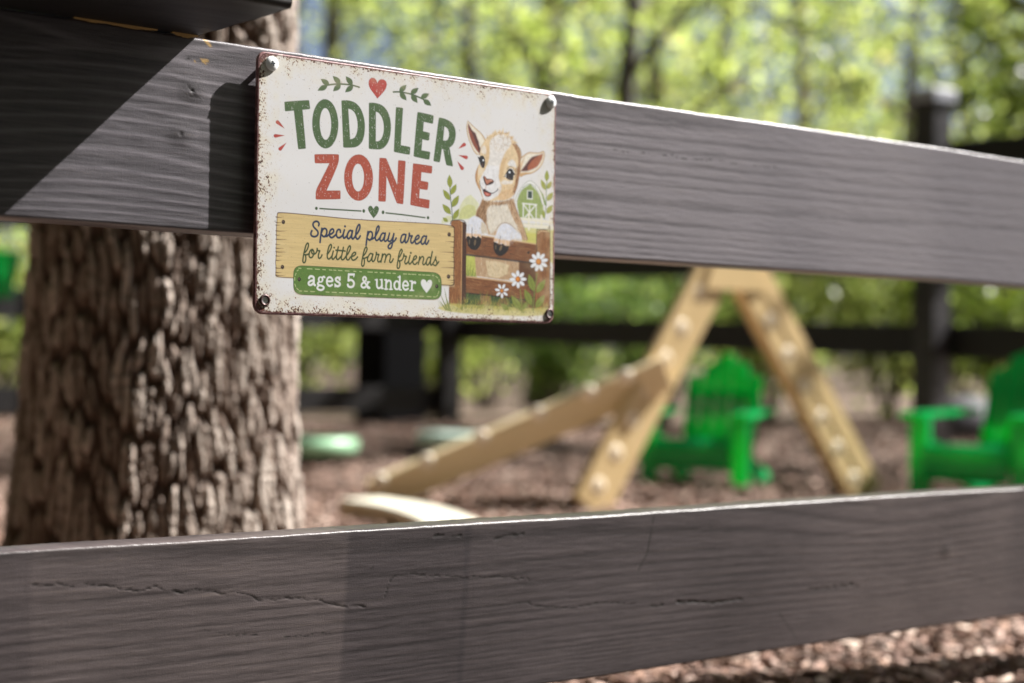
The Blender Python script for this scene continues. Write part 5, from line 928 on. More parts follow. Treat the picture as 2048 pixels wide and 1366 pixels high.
class Canvas:
    def __init__(s): s.c=np.zeros((CH,CW,3)); 
    def box(s,p,pad):
        p=np.asarray(p);x0,y0=np.floor((p.min(0)-pad)*SC).astype(int);x1,y1=np.ceil((p.max(0)+pad)*SC).astype(int)+1
        x0,y0=max(x0,0),max(y0,0);x1,y1=min(x1,CW),min(y1,CH)
        if x1<=x0 or y1<=y0: return None
        X,Y=np.meshgrid((np.arange(x0,x1)+.5)/SC,(np.arange(y0,y1)+.5)/SC);return slice(y0,y1),slice(x0,x1),X,Y
    def mix(s,sl,cov,col): s.c[sl]=s.c[sl]*(1-cov[...,None])+np.asarray(col)*cov[...,None]
    def poly(s,col,a,loops,fx=0):
        b=s.box(np.vstack([np.asarray(l) for l in loops]),1)
        if b is None:return
        loops=[chaikin(l) for l in loops];sy,sx,X,Y=b;ins=np.zeros(X.shape,bool);dm=np.full(X.shape,9.)
        for l in loops:
            l=np.asarray(l,float)
            for i in range(len(l)):
                A,B=l[i-1],l[i];cr=((A[1]>Y)!=(B[1]>Y))&(X<(B[0]-A[0])*(Y-A[1])/((B[1]-A[1])+1e-12)+A[0]);ins^=cr
                dm=np.minimum(dm,segdist(X,Y,A,B)[0])
        sd=np.where(ins,dm,-dm);soft=1 if fx!=2 else 3.2
        cov=np.clip(.5+sd*SC/soft,0,1)*a;col=srgb2lin(col)
        if fx==1: cov=cov; m=.82+.36*s.n1[sy,sx]
        elif fx==2: m=.86+.28*s.n2[sy,sx]
        elif fx==3: m=.7+.55*s.n1[sy,sx]
        elif fx==4: m=.9+.2*s.n3[sy,sx]
        elif fx==5:
            m=.8+.45*s.n1[sy,sx]; cov=cov*np.clip(1-1.6*(s.n0[sy,sx]>.988)*s.n1[sy,sx],.35,1)*(1-.55*((s.n4[sy,sx]>.90)&(sd>1.2)))
            m=m*np.where(sd<.5,.86,1)
        else: m=np.ones(X.shape)
        cc=np.clip(col[None,None]*m[...,None],0,1);s.c[sy,sx]=s.c[sy,sx]*(1-cov[...,None])+cc*cov[...,None]
    def stroke(s,col,a,p,w,taper=0,sm=1):
        p=smooth(p) if sm else np.asarray(p,float);b=s.box(p,w)
        if b is None:return
        sy,sx,X,Y=b;cov=np.zeros(X.shape);n=len(p)-1
        for i in range(n):
            d,t=segdist(X,Y,p[i],p[i+1]);hw=w/2*(1-.92*(i+t)/n) if taper else w/2
            cov=np.maximum(cov,np.clip(.5+(hw-d)*SC,0,1))
        s.mix((sy,sx),cov*a,srgb2lin(col))
    def fur(s,loops,n,ang,spread,ln,w,cols,a,r):
        l=np.asarray(loops[0],float);lo,hi=l.min(0),l.max(0);k=0;g=0
        while k<n and g<n*20:
            g+=1;q=lo+r.random(2)*(hi-lo);ins=False
            for i in range(len(l)):
                A,B=l[i-1],l[i]
                if (A[1]>q[1])!=(B[1]>q[1]) and q[0]<(B[0]-A[0])*(q[1]-A[1])/(B[1]-A[1])+A[0]: ins=not ins
            if not ins: continue
            k+=1;an=ang+r.normal()*spread;L=ln*(.6+.8*r.random());c=cols[r.integers(len(cols))]
            e=q+L*np.array([np.cos(an),np.sin(an)]);s.stroke(c,a*(.5+.5*r.random()),np.array([q,(q+e)/2+r.normal(size=2)*.06*L,e]),w,1,0)
    def run(s,OPS):
        s.n0=np.random.default_rng(1).random((CH,CW));s.n1=.5*s.n0+.5*vnoise(CW,CH,2.2,2.2,2);s.n2=.6*vnoise(CW,CH,5,5,3)+.4*s.n0;s.n3=.7*vnoise(CW,CH,30,2,4)+.3*s.n0;s.n4=vnoise(CW,CH,1.2,6,6)
        s.c[:]=srgb2lin((224,222,219));r=np.random.default_rng(9)
        for o in OPS:
            if o[0]=='P': s.poly(o[1],o[2],o[3],o[4])
            elif o[0]=='R': s.poly(o[1],o[2],[o[3],o[4]])
            elif o[0]=='S': s.stroke(o[1],o[2],o[3],o[4],o[5],o[6])
            elif o[0]=='F': s.fur(*o[1:],r)
        return s.c

def decode(o):
    q = lambda l: [(l[i] / 10, l[i + 1] / 10) for i in range(0, len(l), 2)]
    if o[0] == 'P': return ('P', o[1], o[2], [q(l) for l in o[3]], o[4])
    if o[0] == 'R': return ('R', o[1], o[2], q(o[3]), q(o[4]))
    if o[0] == 'S': return ('S', o[1], o[2], q(o[3]), o[4], o[5], o[6])
    return ('F', [q(l) for l in o[1]], *o[2:])
face = Canvas().run([decode(o) for o in ART])
# rust creeping in from the rim, stains and specks in the enamel
cx_, cy_ = np.meshgrid((np.arange(CW) + .5) / SC, (np.arange(CH) + .5) / SC)
ex = np.minimum(cx_, 300 - cx_); ey = np.minimum(cy_, 200 - cy_); ed = np.minimum(ex, ey)
corner = np.hypot(np.maximum(16 - ex, 0), np.maximum(16 - ey, 0)); ed = np.where((ex < 16) & (ey < 16), 16 - corner, ed); ed = np.maximum(ed, 0)
lowf = vnoise(CW, CH, 60, 60, 41); midf = vnoise(CW, CH, 14, 14, 42); hi1 = vnoise(CW, CH, 1.7, 1.9, 43); hi2 = vnoise(CW, CH, 3.4, 3.0, 44); hi0 = np.random.default_rng(45).random((CH, CW))
side = np.where(cx_ < 20, 1.5, 1.0) * np.where(cy_ > 185, 1.35, 1.0) * np.where((cx_ > 285) & (cy_ < 150), .55, 1.0)
reach = .98 * side * (.45 + 1.1 * vnoise(CW, CH, 38, 30, 49)) * (2.2 + 8.5 * lowf * midf + 2.0 * midf)
cornerd = [np.hypot(cx_ - a, cy_ - b) for a, b in ((12.5, 8.5), (293.5, 7.5), (9.5, 189.5), (294, 191))]
stain = np.clip(np.exp(-ed / (reach * 1.5)) * (.3 + .7 * midf), 0, 1)
for i, cd in enumerate(cornerd): stain = np.maximum(stain, np.exp(-(cd / (11, 10, 11, 9)[i]) ** 2) * .75 * (.5 + .5 * midf))
def over(colr, cov):
    global face
    face = face * (1 - cov[..., None]) + srgb2lin(colr) * cov[..., None]
over((226, 214, 178), np.clip(stain * .62 + .05 * (ed < 20) * midf, 0, .8))
spk = .62 * hi1 + .38 * hi2; pr = np.exp(-ed / reach)
for i, cd in enumerate(cornerd): pr = np.maximum(pr, .85 * np.exp(-(cd / (7.5, 5.5, 9.5, 7.5)[i]) ** 2))
thr = .98 - .62 * pr
over((150, 96, 58), np.clip((spk - thr + .06) * 9, 0, 1) * .8); over((92, 50, 42), np.clip((spk - thr) * 12, 0, 1) * .92)
over((66, 42, 46), np.clip((hi2 * .5 + hi1 * .5 - thr - .07) * 12, 0, 1) * .9)
over((112, 60, 62), np.clip(1 - (ed - 1.0 - 1.2 * midf) / 1.2, 0, 1) * (.55 + .45 * hi2))
over((188, 150, 104), np.clip((hi0 * .5 + hi1 * .5 - .90 + .25 * np.exp(-ed / 18)) * 8, 0, 1) * .55)
over((64, 52, 46), ((vnoise(CW, CH, 2.2, 2.6, 46) > .962) & (hi0 > .45)) * .6)
face = .74 * (face / .74) ** 1.22; face *= (.80 + .05 * vnoise(CW, CH, 90, 70, 47))[..., None] * np.array([.97, .995, 1.06])
sign = empty('metal_sign', FM @ Vector((.7295, -.0105, .24698)), FENCE_YAW)
tag(sign, 'white rusty edged metal sign reading Toddler Zone with a painted baby goat', 'sign')
def rr_loop(inset, y, rad=8.0, n=8):
    r_ = max(rad - inset, 1.0); o = []
    for (qx, qy, a0) in ((300 - inset - r_, inset + r_, -90), (300 - inset - r_, 200 - inset - r_, 0), (inset + r_, 200 - inset - r_, 90), (inset + r_, inset + r_, 180)):
        for i in range(n + 1):
            a = math.radians(a0 + 90 * i / n); o.append(((qx + r_ * math.cos(a)) / 1000, y, -(qy + r_ * math.sin(a)) / 1000))
    return o
loops = [rr_loop(i, y) for i, y in ((2.2, -.0000), (1.4, -.00035), (.6, -.0001), (.15, .0007), (0, .0016), (.4, .0026), (1.2, .0024), (2.4, .0012))]
Vp = [p for l in loops for p in l]; k = len(loops[0]); Fp = []
for j in range(len(loops) - 1):
    for i in range(k): Fp.append((j * k + i, j * k + (i + 1) % k, (j + 1) * k + (i + 1) % k, (j + 1) * k + i))
m, nt, b, L = mat('rusted_rim'); n1 = nnoise(nt, 260, 5, .65); n2 = nnoise(nt, 70, 3)
L.new(ramp(nt, math_(nt, 'ADD', math_(nt, 'MULTIPLY', n1, .7), math_(nt, 'MULTIPLY', n2, .3)), [(.34, (.075, .032, .03)), (.5, (.20, .085, .09)), (.6, (.34, .20, .19)), (.7, (.62, .56, .50))]), b.inputs['Base Color'])
b.inputs['Roughness'].default_value = .38; bump(nt, b, n1, .3, .0004)
me_ = MB(); me_.add(Vp, Fp); me_.add(loops[-1], [tuple(range(k))]); rim = me_.build('rolled_rim', m, sign, True)
fx0 = np.arange(CW + 1) / SC; fy0 = np.arange(CH + 1) / SC
m, nt, b, L = mat('enamel_print'); L.new(attr(nt), b.inputs['Base Color']); b.inputs['Roughness'].default_value = .55; b.inputs['Specular IOR Level'].default_value = .3
nb = nnoise(nt, 420, 3, .6); bump(nt, b, nb, .10, .0003)
PX, PY = np.meshgrid((np.arange(CW) + .5) / SC, (np.arange(CH) + .5) / SC)
def inside_rr(X, Y, ins, rad):
    dx = np.maximum(np.abs(X - 150) - (150 - ins - rad), 0); dy = np.maximum(np.abs(Y - 100) - (100 - ins - rad), 0); return np.hypot(dx, dy) <= rad
keep = inside_rr(PX, PY, 1.7, 6.5); ix = np.arange(CW * CH).reshape(CH, CW)
kq = keep[:-1, :-1] & keep[1:, 1:] & keep[:-1, 1:] & keep[1:, :-1]
F = np.stack([ix[:-1, :-1], ix[1:, :-1], ix[1:, 1:], ix[:-1, 1:]], -1)[kq]
used = np.unique(F); remap = -np.ones(CW * CH, np.int64); remap[used] = np.arange(len(used))
wob = -.00055 - .0006 * (fbm(PX / 60, PY / 50, oct=2, seed=51) - .5)
Vf = np.stack([PX / 1000, wob * 0 - .00042, -PY / 1000], -1).reshape(-1, 3)[used]
fast('printed_face', Vf, remap[F], m, sign, True, np.clip(face, 0, 1).reshape(-1, 3)[used])
for (sx, sy, rz) in ((12.3, 8.9, .25), (292.8, 7.9, .5)):
    Ms = Matrix.Translation((sx / 1000, -.0010, -sy / 1000)) @ Matrix.Rotation(R(90), 4, 'X') @ Matrix.Rotation(rz, 4, 'Z')
    mb = MB(); mb.lathe([(.0003, .0026), (.0016, .0025), (.0030, .0022), (.0042, .0017), (.0051, .0011), (.0056, .0006), (.0057, .0003), (.0056, .0001), (.0042, -.0005), (.0022, -.0012), (.0022, -.012), (.0001, -.02)], Ms, 36)
    sc = mb.build('screw', M['zinc'], sign, True); rec = MB()
    for a in (0, 90): rec.box(Ms @ Vector((0, 0, .0022)), (.0040, .0008, .0012), (Ms.to_3x3() @ Matrix.Rotation(R(a), 3, 'Z')), .0001)
    rec.build('cross_slot', M['slot'], sc)
for (sx, sy) in ((9.4, 189.3), (294.2, 191.4)):
    Ms = Matrix.Translation((sx / 1000, -.0004, -sy / 1000)) @ Matrix.Rotation(R(90), 4, 'X')
    mb = MB(); mb.lathe([(.0046, .0), (.0044, .0009), (.0036, .0013), (.0029, .0009), (.0026, .0001)], Ms, 24); ey_ = mb.build('eyelet', M['eyelet'], sign, True)
    mb = MB(); mb.lathe([(.0027, .0003), (.0016, .0001), (.0004, .0002)], Ms, 16); mb.build('eyelet_floor', M['eyelet_in'], ey_, True)
# ------------------------------------------------------------------ the big trunk behind the fence
def bark_mat(name, dark, mid, light, sc=1.0):
    m, nt, b, L = mat(name); n1 = nnoise(nt, 1, 6, .65, stretch=(60 * sc, 60 * sc, 14 * sc)); n2 = nnoise(nt, 7 * sc, 4); a = sep(nt, attr(nt, 'Grain'))
    v = math_(nt, 'ADD', math_(nt, 'MULTIPLY', n1, .5), math_(nt, 'MULTIPLY', a[0], .5))
    c = ramp(nt, v, [(.22, dark), (.44, mid), (.70, light)]); c = mixc(nt, math_(nt, 'MULTIPLY', n2, .35), c, (.20, .11, .07))
    L.new(c, b.inputs['Base Color']); b.inputs['Roughness'].default_value = .75; bump(nt, b, n1, 1.0, .012); return m
M['bark_big'] = bark_mat('furrowed_bark', (.018, .010, .007), (.15, .102, .075), (.66, .58, .51))
M['bark'] = plain_wood('grey_bark', (.035, .028, .022), (.13, .11, .095), .85, (30, 30, 6))
M['bark_pale'] = plain_wood('pale_bark', (.10, .085, .07), (.26, .22, .18), .85, (30, 30, 6))
def trunk_mesh(name, base, top, r0, r1, mat_, parent, nth=800, nz=820, deep=.019):
    th = np.linspace(0, 2 * np.pi, nth, endpoint=False); z = np.linspace(0, 1, nz)
    TH, ZZ = np.meshgrid(th, z); h = top[2] - base[2]; zz = ZZ * h
    rad = r0 + (r1 - r0) * ZZ + .055 * np.exp(-zz / .26) * (1 + .25 * np.cos(TH * 5 + 1)) + .012 * np.sin(3 * TH + zz * 1.5)
    ang = TH + .22 * (fbm(np.cos(TH) * 2 + 5, np.sin(TH) * 2 + 5, zz * 1.6, 2, 31) - .5)
    cx, cy = np.cos(ang), np.sin(ang)
    def worley(na, hz, seed, warp):
        a = (TH / (2 * np.pi) + .010 * (fbm(cx * 4, cy * 4, zz * 9, 3, seed + 5) - .5) * warp) * na; b = zz / hz + .9 * (fbm(cx * 3, cy * 3, zz * 3, 2, seed + 6) - .5) * warp
        ai, bi = np.floor(a), np.floor(b); f1 = np.full(a.shape, 9.); f2 = f1.copy(); idn = np.zeros(a.shape)
        for da in (-1, 0, 1):
            for db in (-1, 0, 1):
                ga, gb = ai + da, bi + db; gm = np.mod(ga, na); k0 = np.zeros_like(gm)
                px_ = ga + .5 + .8 * (hashn(gm, gb, k0, seed) - .5); py_ = gb + .5 + .9 * (hashn(gm, gb, k0 + 1, seed) - .5)
                d = np.hypot(a - px_, b - py_); nw = d < f1; f2 = np.where(nw, f1, np.minimum(f2, d)); idn = np.where(nw, hashn(gm, gb, k0 + 2, seed), idn); f1 = np.where(nw, d, f1)
        return f2 - f1, idn
    e1, id1 = worley(84, .085, 71, 2.6); e2, id2 = worley(210, .020, 72, 1.8)                                     # long plates split by fissures, each broken into flakes
    f3 = fbm(cx * 60, cy * 60, zz * 160, 2, 37); f2 = id2
    plate = sstep(.0, .34, e1) * (.55 + .5 * id1); flake = sstep(.0, .22, e2) * (.35 + .65 * id2)
    hgt = np.clip(.62 * plate + .34 * plate * flake + .16 * (f3 - .4), 0, 1.2)
    rad = rad + deep * (hgt - .4)
    X = base[0] + (top[0] - base[0]) * ZZ + rad * np.cos(TH); Y = base[1] + (top[1] - base[1]) * ZZ + rad * np.sin(TH)
    ix = np.arange(nth * nz).reshape(nz, nth); jx = np.roll(ix, -1, 1); F = np.stack([ix[:-1], jx[:-1], jx[1:], ix[1:]], -1).reshape(-1, 4)
    c = np.stack([hgt, f2, f3], -1).reshape(-1, 3); return fast(name, np.stack([X, Y, base[2] + zz], -1).reshape(-1, 3), F, mat_, parent, True, c, 'Grain')
def leaf_cloud(cent, size, rgn, pal, wts, flatten=.55, asp=.55):
    N = len(cent); nrm = rgn.normal(size=(N, 3)); nrm[:, 2] = nrm[:, 2] * .8 + flatten; nrm /= np.linalg.norm(nrm, axis=1)[:, None]
    t = rgn.normal(size=(N, 3)); t -= (t * nrm).sum(1)[:, None] * nrm; t /= np.linalg.norm(t, axis=1)[:, None]; bt = np.cross(nrm, t)
    s = (size * rgn.uniform(.6, 1.35, N))[:, None]; w = s * asp * .5
    V = np.stack([cent - t * s * .5, cent + bt * w + nrm * s * .06, cent + t * s * .5 - nrm * s * .08, cent - bt * w + nrm * s * .06], 1).reshape(-1, 3)
    pal = np.array(pal); col = pal[rgn.choice(len(pal), N, p=wts)] * rgn.uniform(.8, 1.2, (N, 1)); return V, np.arange(4 * N).reshape(N, 4), np.repeat(col, 4, 0)
SPRING = [(.20, .255, .09), (.245, .295, .12), (.12, .165, .052), (.30, .335, .17), (.075, .105, .038)]; SPW = [.3, .25, .2, .15, .1]
DARK = [(.07, .105, .02), (.09, .13, .024), (.04, .065, .016), (.16, .19, .04)]; DKW = [.35, .35, .2, .1]
BLUEG = [(.08, .14, .055), (.11, .17, .06), (.17, .23, .07), (.05, .08, .03)]; BGW = [.35, .3, .2, .15]
M['leaf'] = leaf_mat('spring_leaf', .62); M['leaf_dark'] = leaf_mat('dark_leaf', .35, rough=.3)
def tree(name, x, y, h, r, lean, crown, nleaf, lsize, pal, wts, label, cat, group, lm, bm_, seed, clump=40, trunk_only_limbs=True):
    rgn = np.random.default_rng(seed); z0 = gz(x, y) - .05; root = empty(name, (x, y, z0)); tag(root, label, cat, group)
    mb = MB(); n = 12; pts = [Vector((lean[0] * (i / n) ** 1.2 * h + .05 * h * .12 * math.sin(i * 1.3 + seed), lean[1] * (i / n) * h + .04 * math.sin(i * .9 + seed * 2), h * i / n)) for i in range(n + 1)]
    mb.tube(pts, [r * (1.5 if i == 0 else 1.12 if i == 1 else 1 - .75 * i / n) for i in range(n + 1)], 12)
    cz0, cz1, cr = crown; tips = []
    for k in range(11):
        t = .22 + .7 * k / 11; i = int(t * n); p = pts[i].lerp(pts[i + 1], t * n - i); a = k * 2.4 + seed; ln = cr * (.55 + .5 * rgn.random()) * (1.1 - .5 * t)
        q = p + Vector((math.cos(a) * ln, math.sin(a) * ln, ln * (.25 + .5 * rgn.random()))); mid = p.lerp(q, .5) + Vector((0, 0, -.06 * ln)); rr = r * (1 - .75 * t) * .5
        mb.tube([p, mid, q], [rr, rr * .65, rr * .25], 6); tips += [mid, q]
    mb.build('trunk', bm_, root, True)
    cc = []
    for k in range(clump):
        a = rgn.uniform(0, 6.283); rr = cr * math.sqrt(rgn.random()); zz = cz0 + (cz1 - cz0) * rgn.random(); ax = pts[min(n, int(max(0, zz) / h * n))]
        cc.append((ax.x + rr * math.cos(a), ax.y + rr * math.sin(a), zz))
    cc = np.array(cc + [tuple(t_) for t_ in tips]); cs = rgn.uniform(.06, .2, len(cc)) * cr * .85
    pick = rgn.integers(len(cc), size=nleaf); cent = cc[pick] + rgn.normal(size=(nleaf, 3)) * cs[pick][:, None] * np.array([1, 1, .6]); cent = cent[cent[:, 2] > .1]
    V, F, col = leaf_cloud(cent, lsize, rgn, pal, wts); fast('crown', V, F, lm, root, False, col); return root
def shrub(x, y, h, w, nleaf, ls, pal, wts, label, group, lm, seed, name='shrub'):
    rgn = np.random.default_rng(seed); z0 = gz(x, y) - .02; root = empty(name, (x, y, z0)); tag(root, label, 'shrub', group); mb = MB(); cc = []
    for k in range(9):
        a = k * 2.399 + seed; q = Vector((math.cos(a) * w * .5 * rgn.uniform(.3, 1), math.sin(a) * w * .5 * rgn.uniform(.3, 1), h * rgn.uniform(.6, 1))); mid = q * .5 + Vector((0, 0, .1 * h))
        mb.tube([Vector((q.x * .08, q.y * .08, 0)), mid, q], [.012, .008, .003], 5)
        for t in (.35, .6, .85, 1.0): cc.append(tuple(Vector((0, 0, 0)).lerp(mid, min(1, t * 2)) if t < .5 else mid.lerp(q, t * 2 - 1)))
    mb.build('stems', M['bark'], root, True); cc = np.array(cc); pick = rgn.integers(len(cc), size=nleaf)
    cent = cc[pick] + rgn.normal(size=(nleaf, 3)) * np.array([w * .12, w * .12, h * .09]); cent = cent[cent[:, 2] > .03]
    V, F, col = leaf_cloud(cent, ls, rgn, pal, wts); fast('foliage', V, F, lm, root, False, col); return root
bigtree = empty('oak_tree', (-.516, 2.42, 0)); tag(bigtree, 'thick tree trunk with deeply furrowed bark right behind the board fence', 'tree')
trunk_mesh('trunk', (0, 0, -.05), (.012, .02, 1.7), .181, .168, M['bark_big'], bigtree)
rgn = np.random.default_rng(77); mb = MB(); cc = []
for k in range(13):
    a = 2.1 + 3.3 * ((k * .618) % 1); ln = 2.2 + 3.0 * ((k * .38) % 1); p = Vector((.03, .04, 3.2 + .07 * k)); q = p + Vector((ln * math.cos(a), ln * math.sin(a), .5 + .10 * k)); mb.tube([p, p.lerp(q, .5) + Vector((0, 0, .15)), q], [.07, .045, .015], 8); cc += [tuple(p.lerp(q, t)) for t in (.35, .5, .65, .8, 1)]
mb.tube([Vector((.012, .02, 1.55)), Vector((.02, .03, 2.6)), Vector((.035, .05, 4.4))], [.164, .150, .10], 24); mb.build('limb', M['bark'], bigtree, True); cc = np.array(cc); cent = cc[rgn.integers(len(cc), size=9000)] + rgn.normal(size=(9000, 3)) * .40; cent = cent[cent[:, 0] < 1.5]
V, F, col = leaf_cloud(cent, .16, rgn, DARK, DKW); fast('crown', V, F, M['leaf_dark'], bigtree, False, col)  # unseen crown, spread to one side to block sky light

# ------------------------------------------------------------------ climbing triangle with ramp
def frame_pts(a, n, off): return Vector(a) + Vector(n) * off
PE = Vector((.80, .60, 0)).normalized(); PN = Vector((-.60, .80, 0)).normalized()
pik = empty('climbing_triangle', (.62, 4.95, 0)); tag(pik, 'pale wooden toddler climbing triangle with rungs, a ladder ramp hooked on its left side', 'climbing frame')
P0 = Vector((.62, 4.95, 0))
LFoot = Vector((.218, 4.755, gz(.23, 4.76) + .012)) - P0; RFoot = Vector((1.145, 5.44, gz(1.14, 5.44) + .012)) - P0; Apex = Vector((.655, 5.075, .742)) - P0
GAPV = Vector((.03, .30, 0))                                # from the near side frame to the far one
def side_pair(name, a, b_, rungs, width, thick, capoff, proud=.0016, wood='pine'):
    d = b_ - a; x = d.normalized(); nf = (PN - x * PN.dot(x)).normalized(); acr = nf.cross(x).normalized()
    if acr.z < 0: acr = -acr
    for k in (Vector((0, 0, 0)), GAPV):
        mb = MB(); bar(mb, a + k, b_ + k, width, thick, PN, .007); mb.build(name, M[wood], pik)
    for t in rungs:
        c = a + d * t + acr * capoff; mb = MB(); p = c - nf * (thick * .5 + .0004); q = c + GAPV
        mb.tube([p, q], .014, 14); r_ = mb.build('rung', M['pine'], pik, True)
        if proud:
            Mx = Matrix.Translation(p) @ (-nf).to_track_quat('Z', 'Y').to_matrix().to_4x4(); cp = MB()
            cp.lathe([(.023, -.002), (.023, proud * .3), (.020, proud * .7), (.012, proud * .92), (.0005, proud)], Mx, 20); cp.build('end_cap', M['pine_end_glint'], r_, True)
off = PE * .045
side_pair('left_leg', LFoot, Apex - off, [.08, .205, .33, .45, .575, .70, .845], .132, .026, .014)
side_pair('right_leg', RFoot, Apex + off, [.10, .235, .37, .50, .635, .77], .140, .026, -.022)
mb = MB(); xr = (Apex + off - RFoot).normalized(); ar = PN.cross(xr).normalized(); ar = ar if ar.z > 0 else -ar
bar(mb, RFoot + ar * .036 - PN * .0142, RFoot.lerp(Apex + off, .93) + ar * .036 - PN * .0142, .060, .0030, PN, .0008); mb.build('cover_strip', M['pine'], pik)
top = Apex + Vector((0, 0, .03)) - PN * .0185; e = PE; mb = MB()
pr = [top - e * .06 + Vector((0, 0, .03)), top + e * .06 + Vector((0, 0, .03)), top + e * .125 - Vector((0, 0, .125)), top - e * .125 - Vector((0, 0, .125))]
V = [p - PN * .004 for p in pr] + [p + PN * .004 for p in pr]; mb.add(V, [(0, 1, 2, 3), (7, 6, 5, 4), (0, 4, 5, 1), (1, 5, 6, 2), (2, 6, 7, 3), (3, 7, 4, 0)]); mb.build('gusset', M['pine'], pik)
RT = Vector((.43, 4.90, .40)) - P0 - PN * .03; RB = Vector((-.415, 4.86, gz(-.41, 4.93) + .035)) - P0 - PN * .03
side_pair('ramp_rail', RB, RT, [.045, .20, .385, .575, .745, .87], .100, .040, .042, .010, 'lit_pine')

# curved balance beam lying on the ground, running from the foot of the ramp towards the fence
bb = empty('balance_beam', (-.40, 4.52, gz(-.40, 4.52))); tag(bb, 'pale curved wooden balance beam lying flat at the foot of the ladder ramp', 'balance beam')
path = [Vector((.0, .0, 0)), Vector((.115, -.17, 0)), Vector((.205, -.40, 0)), Vector((.27, -.66, 0)), Vector((.31, -.95, 0)), Vector((.32, -1.2, 0))]
pp = []
for i in range(5):
    a, b_, c_, d_ = path[max(i - 1, 0)], path[i], path[i + 1], path[min(i + 2, 5)]
    for k in range(6):
        t = k / 6; pp.append(.5 * ((2 * b_) + (c_ - a) * t + (2 * a - 5 * b_ + 4 * c_ - d_) * t * t + (3 * b_ - a - 3 * c_ + d_) * t ** 3))
def beam_strip(w0, w1, z0, z1, bev):
    V = []; F = []; n = len(pp)
    for i, p in enumerate(pp):
        d = (pp[min(i + 1, n - 1)] - pp[max(i - 1, 0)]).normalized(); s_ = Vector((-d.y, d.x, 0))
        for w, z in ((w0, z0), (w1, z0), (w1, z1 - bev), (w1 - bev, z1), (w0 + bev, z1), (w0, z1 - bev)): V.append(p + s_ * w + Vector((0, 0, z)))
    for i in range(n - 1):
        for j in range(6): F.append((6 * i + j, 6 * i + (j + 1) % 6, 6 * i + 6 + (j + 1) % 6, 6 * i + 6 + j))
    F += [tuple(range(6))[::-1], tuple(6 * (n - 1) + j for j in range(6))]; return V, F
mb = MB(); mb.add(*beam_strip(-.062, .062, .0, .046, .003)); mb.build('core', M['pine'], bb)
mb = MB(); mb.add(*beam_strip(-.065, .065, .0462, .058, .003)); mb.build('top_board', M['beam_top_lit'], bb)

# ------------------------------------------------------------------ small green garden chairs
def chair(x, y, rz, s, label):
    root = empty('garden_chair', (x, y, gz(x, y)), rz); root.scale = (s, s, s); tag(root, label, 'chair', 'small green plastic garden chairs')
    G = M['green']
    for sx in (-1, 1):
        mb = MB(); mb.box((sx * .165, -.135, .125), (.062, .030, .25), None, .008); mb.build('front_leg', G, root)
        mb = MB(); bar(mb, (sx * .135, -.12, .155), (sx * .15, .25, .012), .062, .026, (1, 0, 0), .007); mb.build('rear_leg', G, root)
        V = []; F = []; n = 10
        for i in range(n + 1):
            t = i / n; yy = -.19 + .37 * t; w = .040 * (1 - .35 * t) if t > .12 else .040 * (.62 + .38 * t / .12)
            for dx, z_ in ((-w, .250), (-w, .266), (w, .266), (w, .250)): V.append((sx * .175 + dx, yy, z_ + .012 * t))
        for i in range(n):
            for j in range(4): F.append((4 * i + j, 4 * i + (j + 1) % 4, 4 * i + 4 + (j + 1) % 4, 4 * i + 4 + j))
        F += [(3, 2, 1, 0), (4 * n, 4 * n + 1, 4 * n + 2, 4 * n + 3)]; mb = MB(); mb.add(V, F); mb.build('armrest', G, root)
    # seat: rolled front edge, slats running across
    V = []; F = []; prof = [(-.165, .085), (-.172, .13), (-.168, .158), (-.150, .174), (-.12, .176), (-.02, .150), (.08, .122), (.13, .112)]
    for (yy, zz) in prof:
        for xx in (-.135, .135): V.append((xx, yy, zz))
    k = len(prof)
    for (yy, zz) in prof:
        for xx in (-.135, .135): V.append((xx, yy + .012, zz - .016))
    for i in range(k - 1):
        F += [(2 * i, 2 * i + 1, 2 * i + 3, 2 * i + 2), (2 * k + 2 * i + 2, 2 * k + 2 * i + 3, 2 * k + 2 * i + 1, 2 * k + 2 * i), (2 * i, 2 * i + 2, 2 * k + 2 * i + 2, 2 * k + 2 * i), (2 * i + 3, 2 * i + 1, 2 * k + 2 * i + 1, 2 * k + 2 * i + 3)]
    F += [(1, 0, 2 * k, 2 * k + 1), (2 * k - 2, 2 * k - 1, 4 * k - 1, 4 * k - 2)]; mb = MB(); mb.add(V, F); mb.build('seat', G, root)
    tops = (.405, .452, .475, .452, .405)
    bk = MB()
    for i in range(5):
        x0 = -.128 + i * .0525; x1 = x0 + .046; sp = 1.0; base = (.118, .135); t0 = tops[i]; edge = (-1 if i < 2 else 1 if i > 2 else 0)
        nn = 6; V = []; F = []
        for j in range(nn + 1):
            u_ = j / nn; zz = .095 + (t0 - .095) * u_; yy = .115 + (zz - .1) * .36; fan = 1 + .10 * u_
            trim = .012 * max(0, u_ - .85) / .15
            dzl = (-.018 if edge == -1 else 0) * (u_ == 1) ; dzr = (-.018 if edge == 1 else 0) * (u_ == 1)
            V += [(x0 * fan, yy, zz + dzl), (x1 * fan, yy, zz + dzr), (x1 * fan, yy + .014, zz + dzr), (x0 * fan, yy + .014, zz + dzl)]
        for j in range(nn):
            for q_ in range(4): F.append((4 * j + q_, 4 * j + (q_ + 1) % 4, 4 * j + 4 + (q_ + 1) % 4, 4 * j + 4 + q_))
        F += [(3, 2, 1, 0), (4 * nn, 4 * nn + 1, 4 * nn + 2, 4 * nn + 3)]; bk.add(V, F)
    for zz in (.17, .33): bk.box((0, .125 + (zz - .1) * .36 + .020, zz), (.26, .012, .035), None, .003)
    bk.build('backrest', G, root); return root
chair(.685, 5.93, -.42, .99, 'small green garden chair standing behind the legs of the climbing triangle')
chair(1.50, 5.24, -.80, 1.06, 'small green garden chair at the right, in front of the capped fence post')

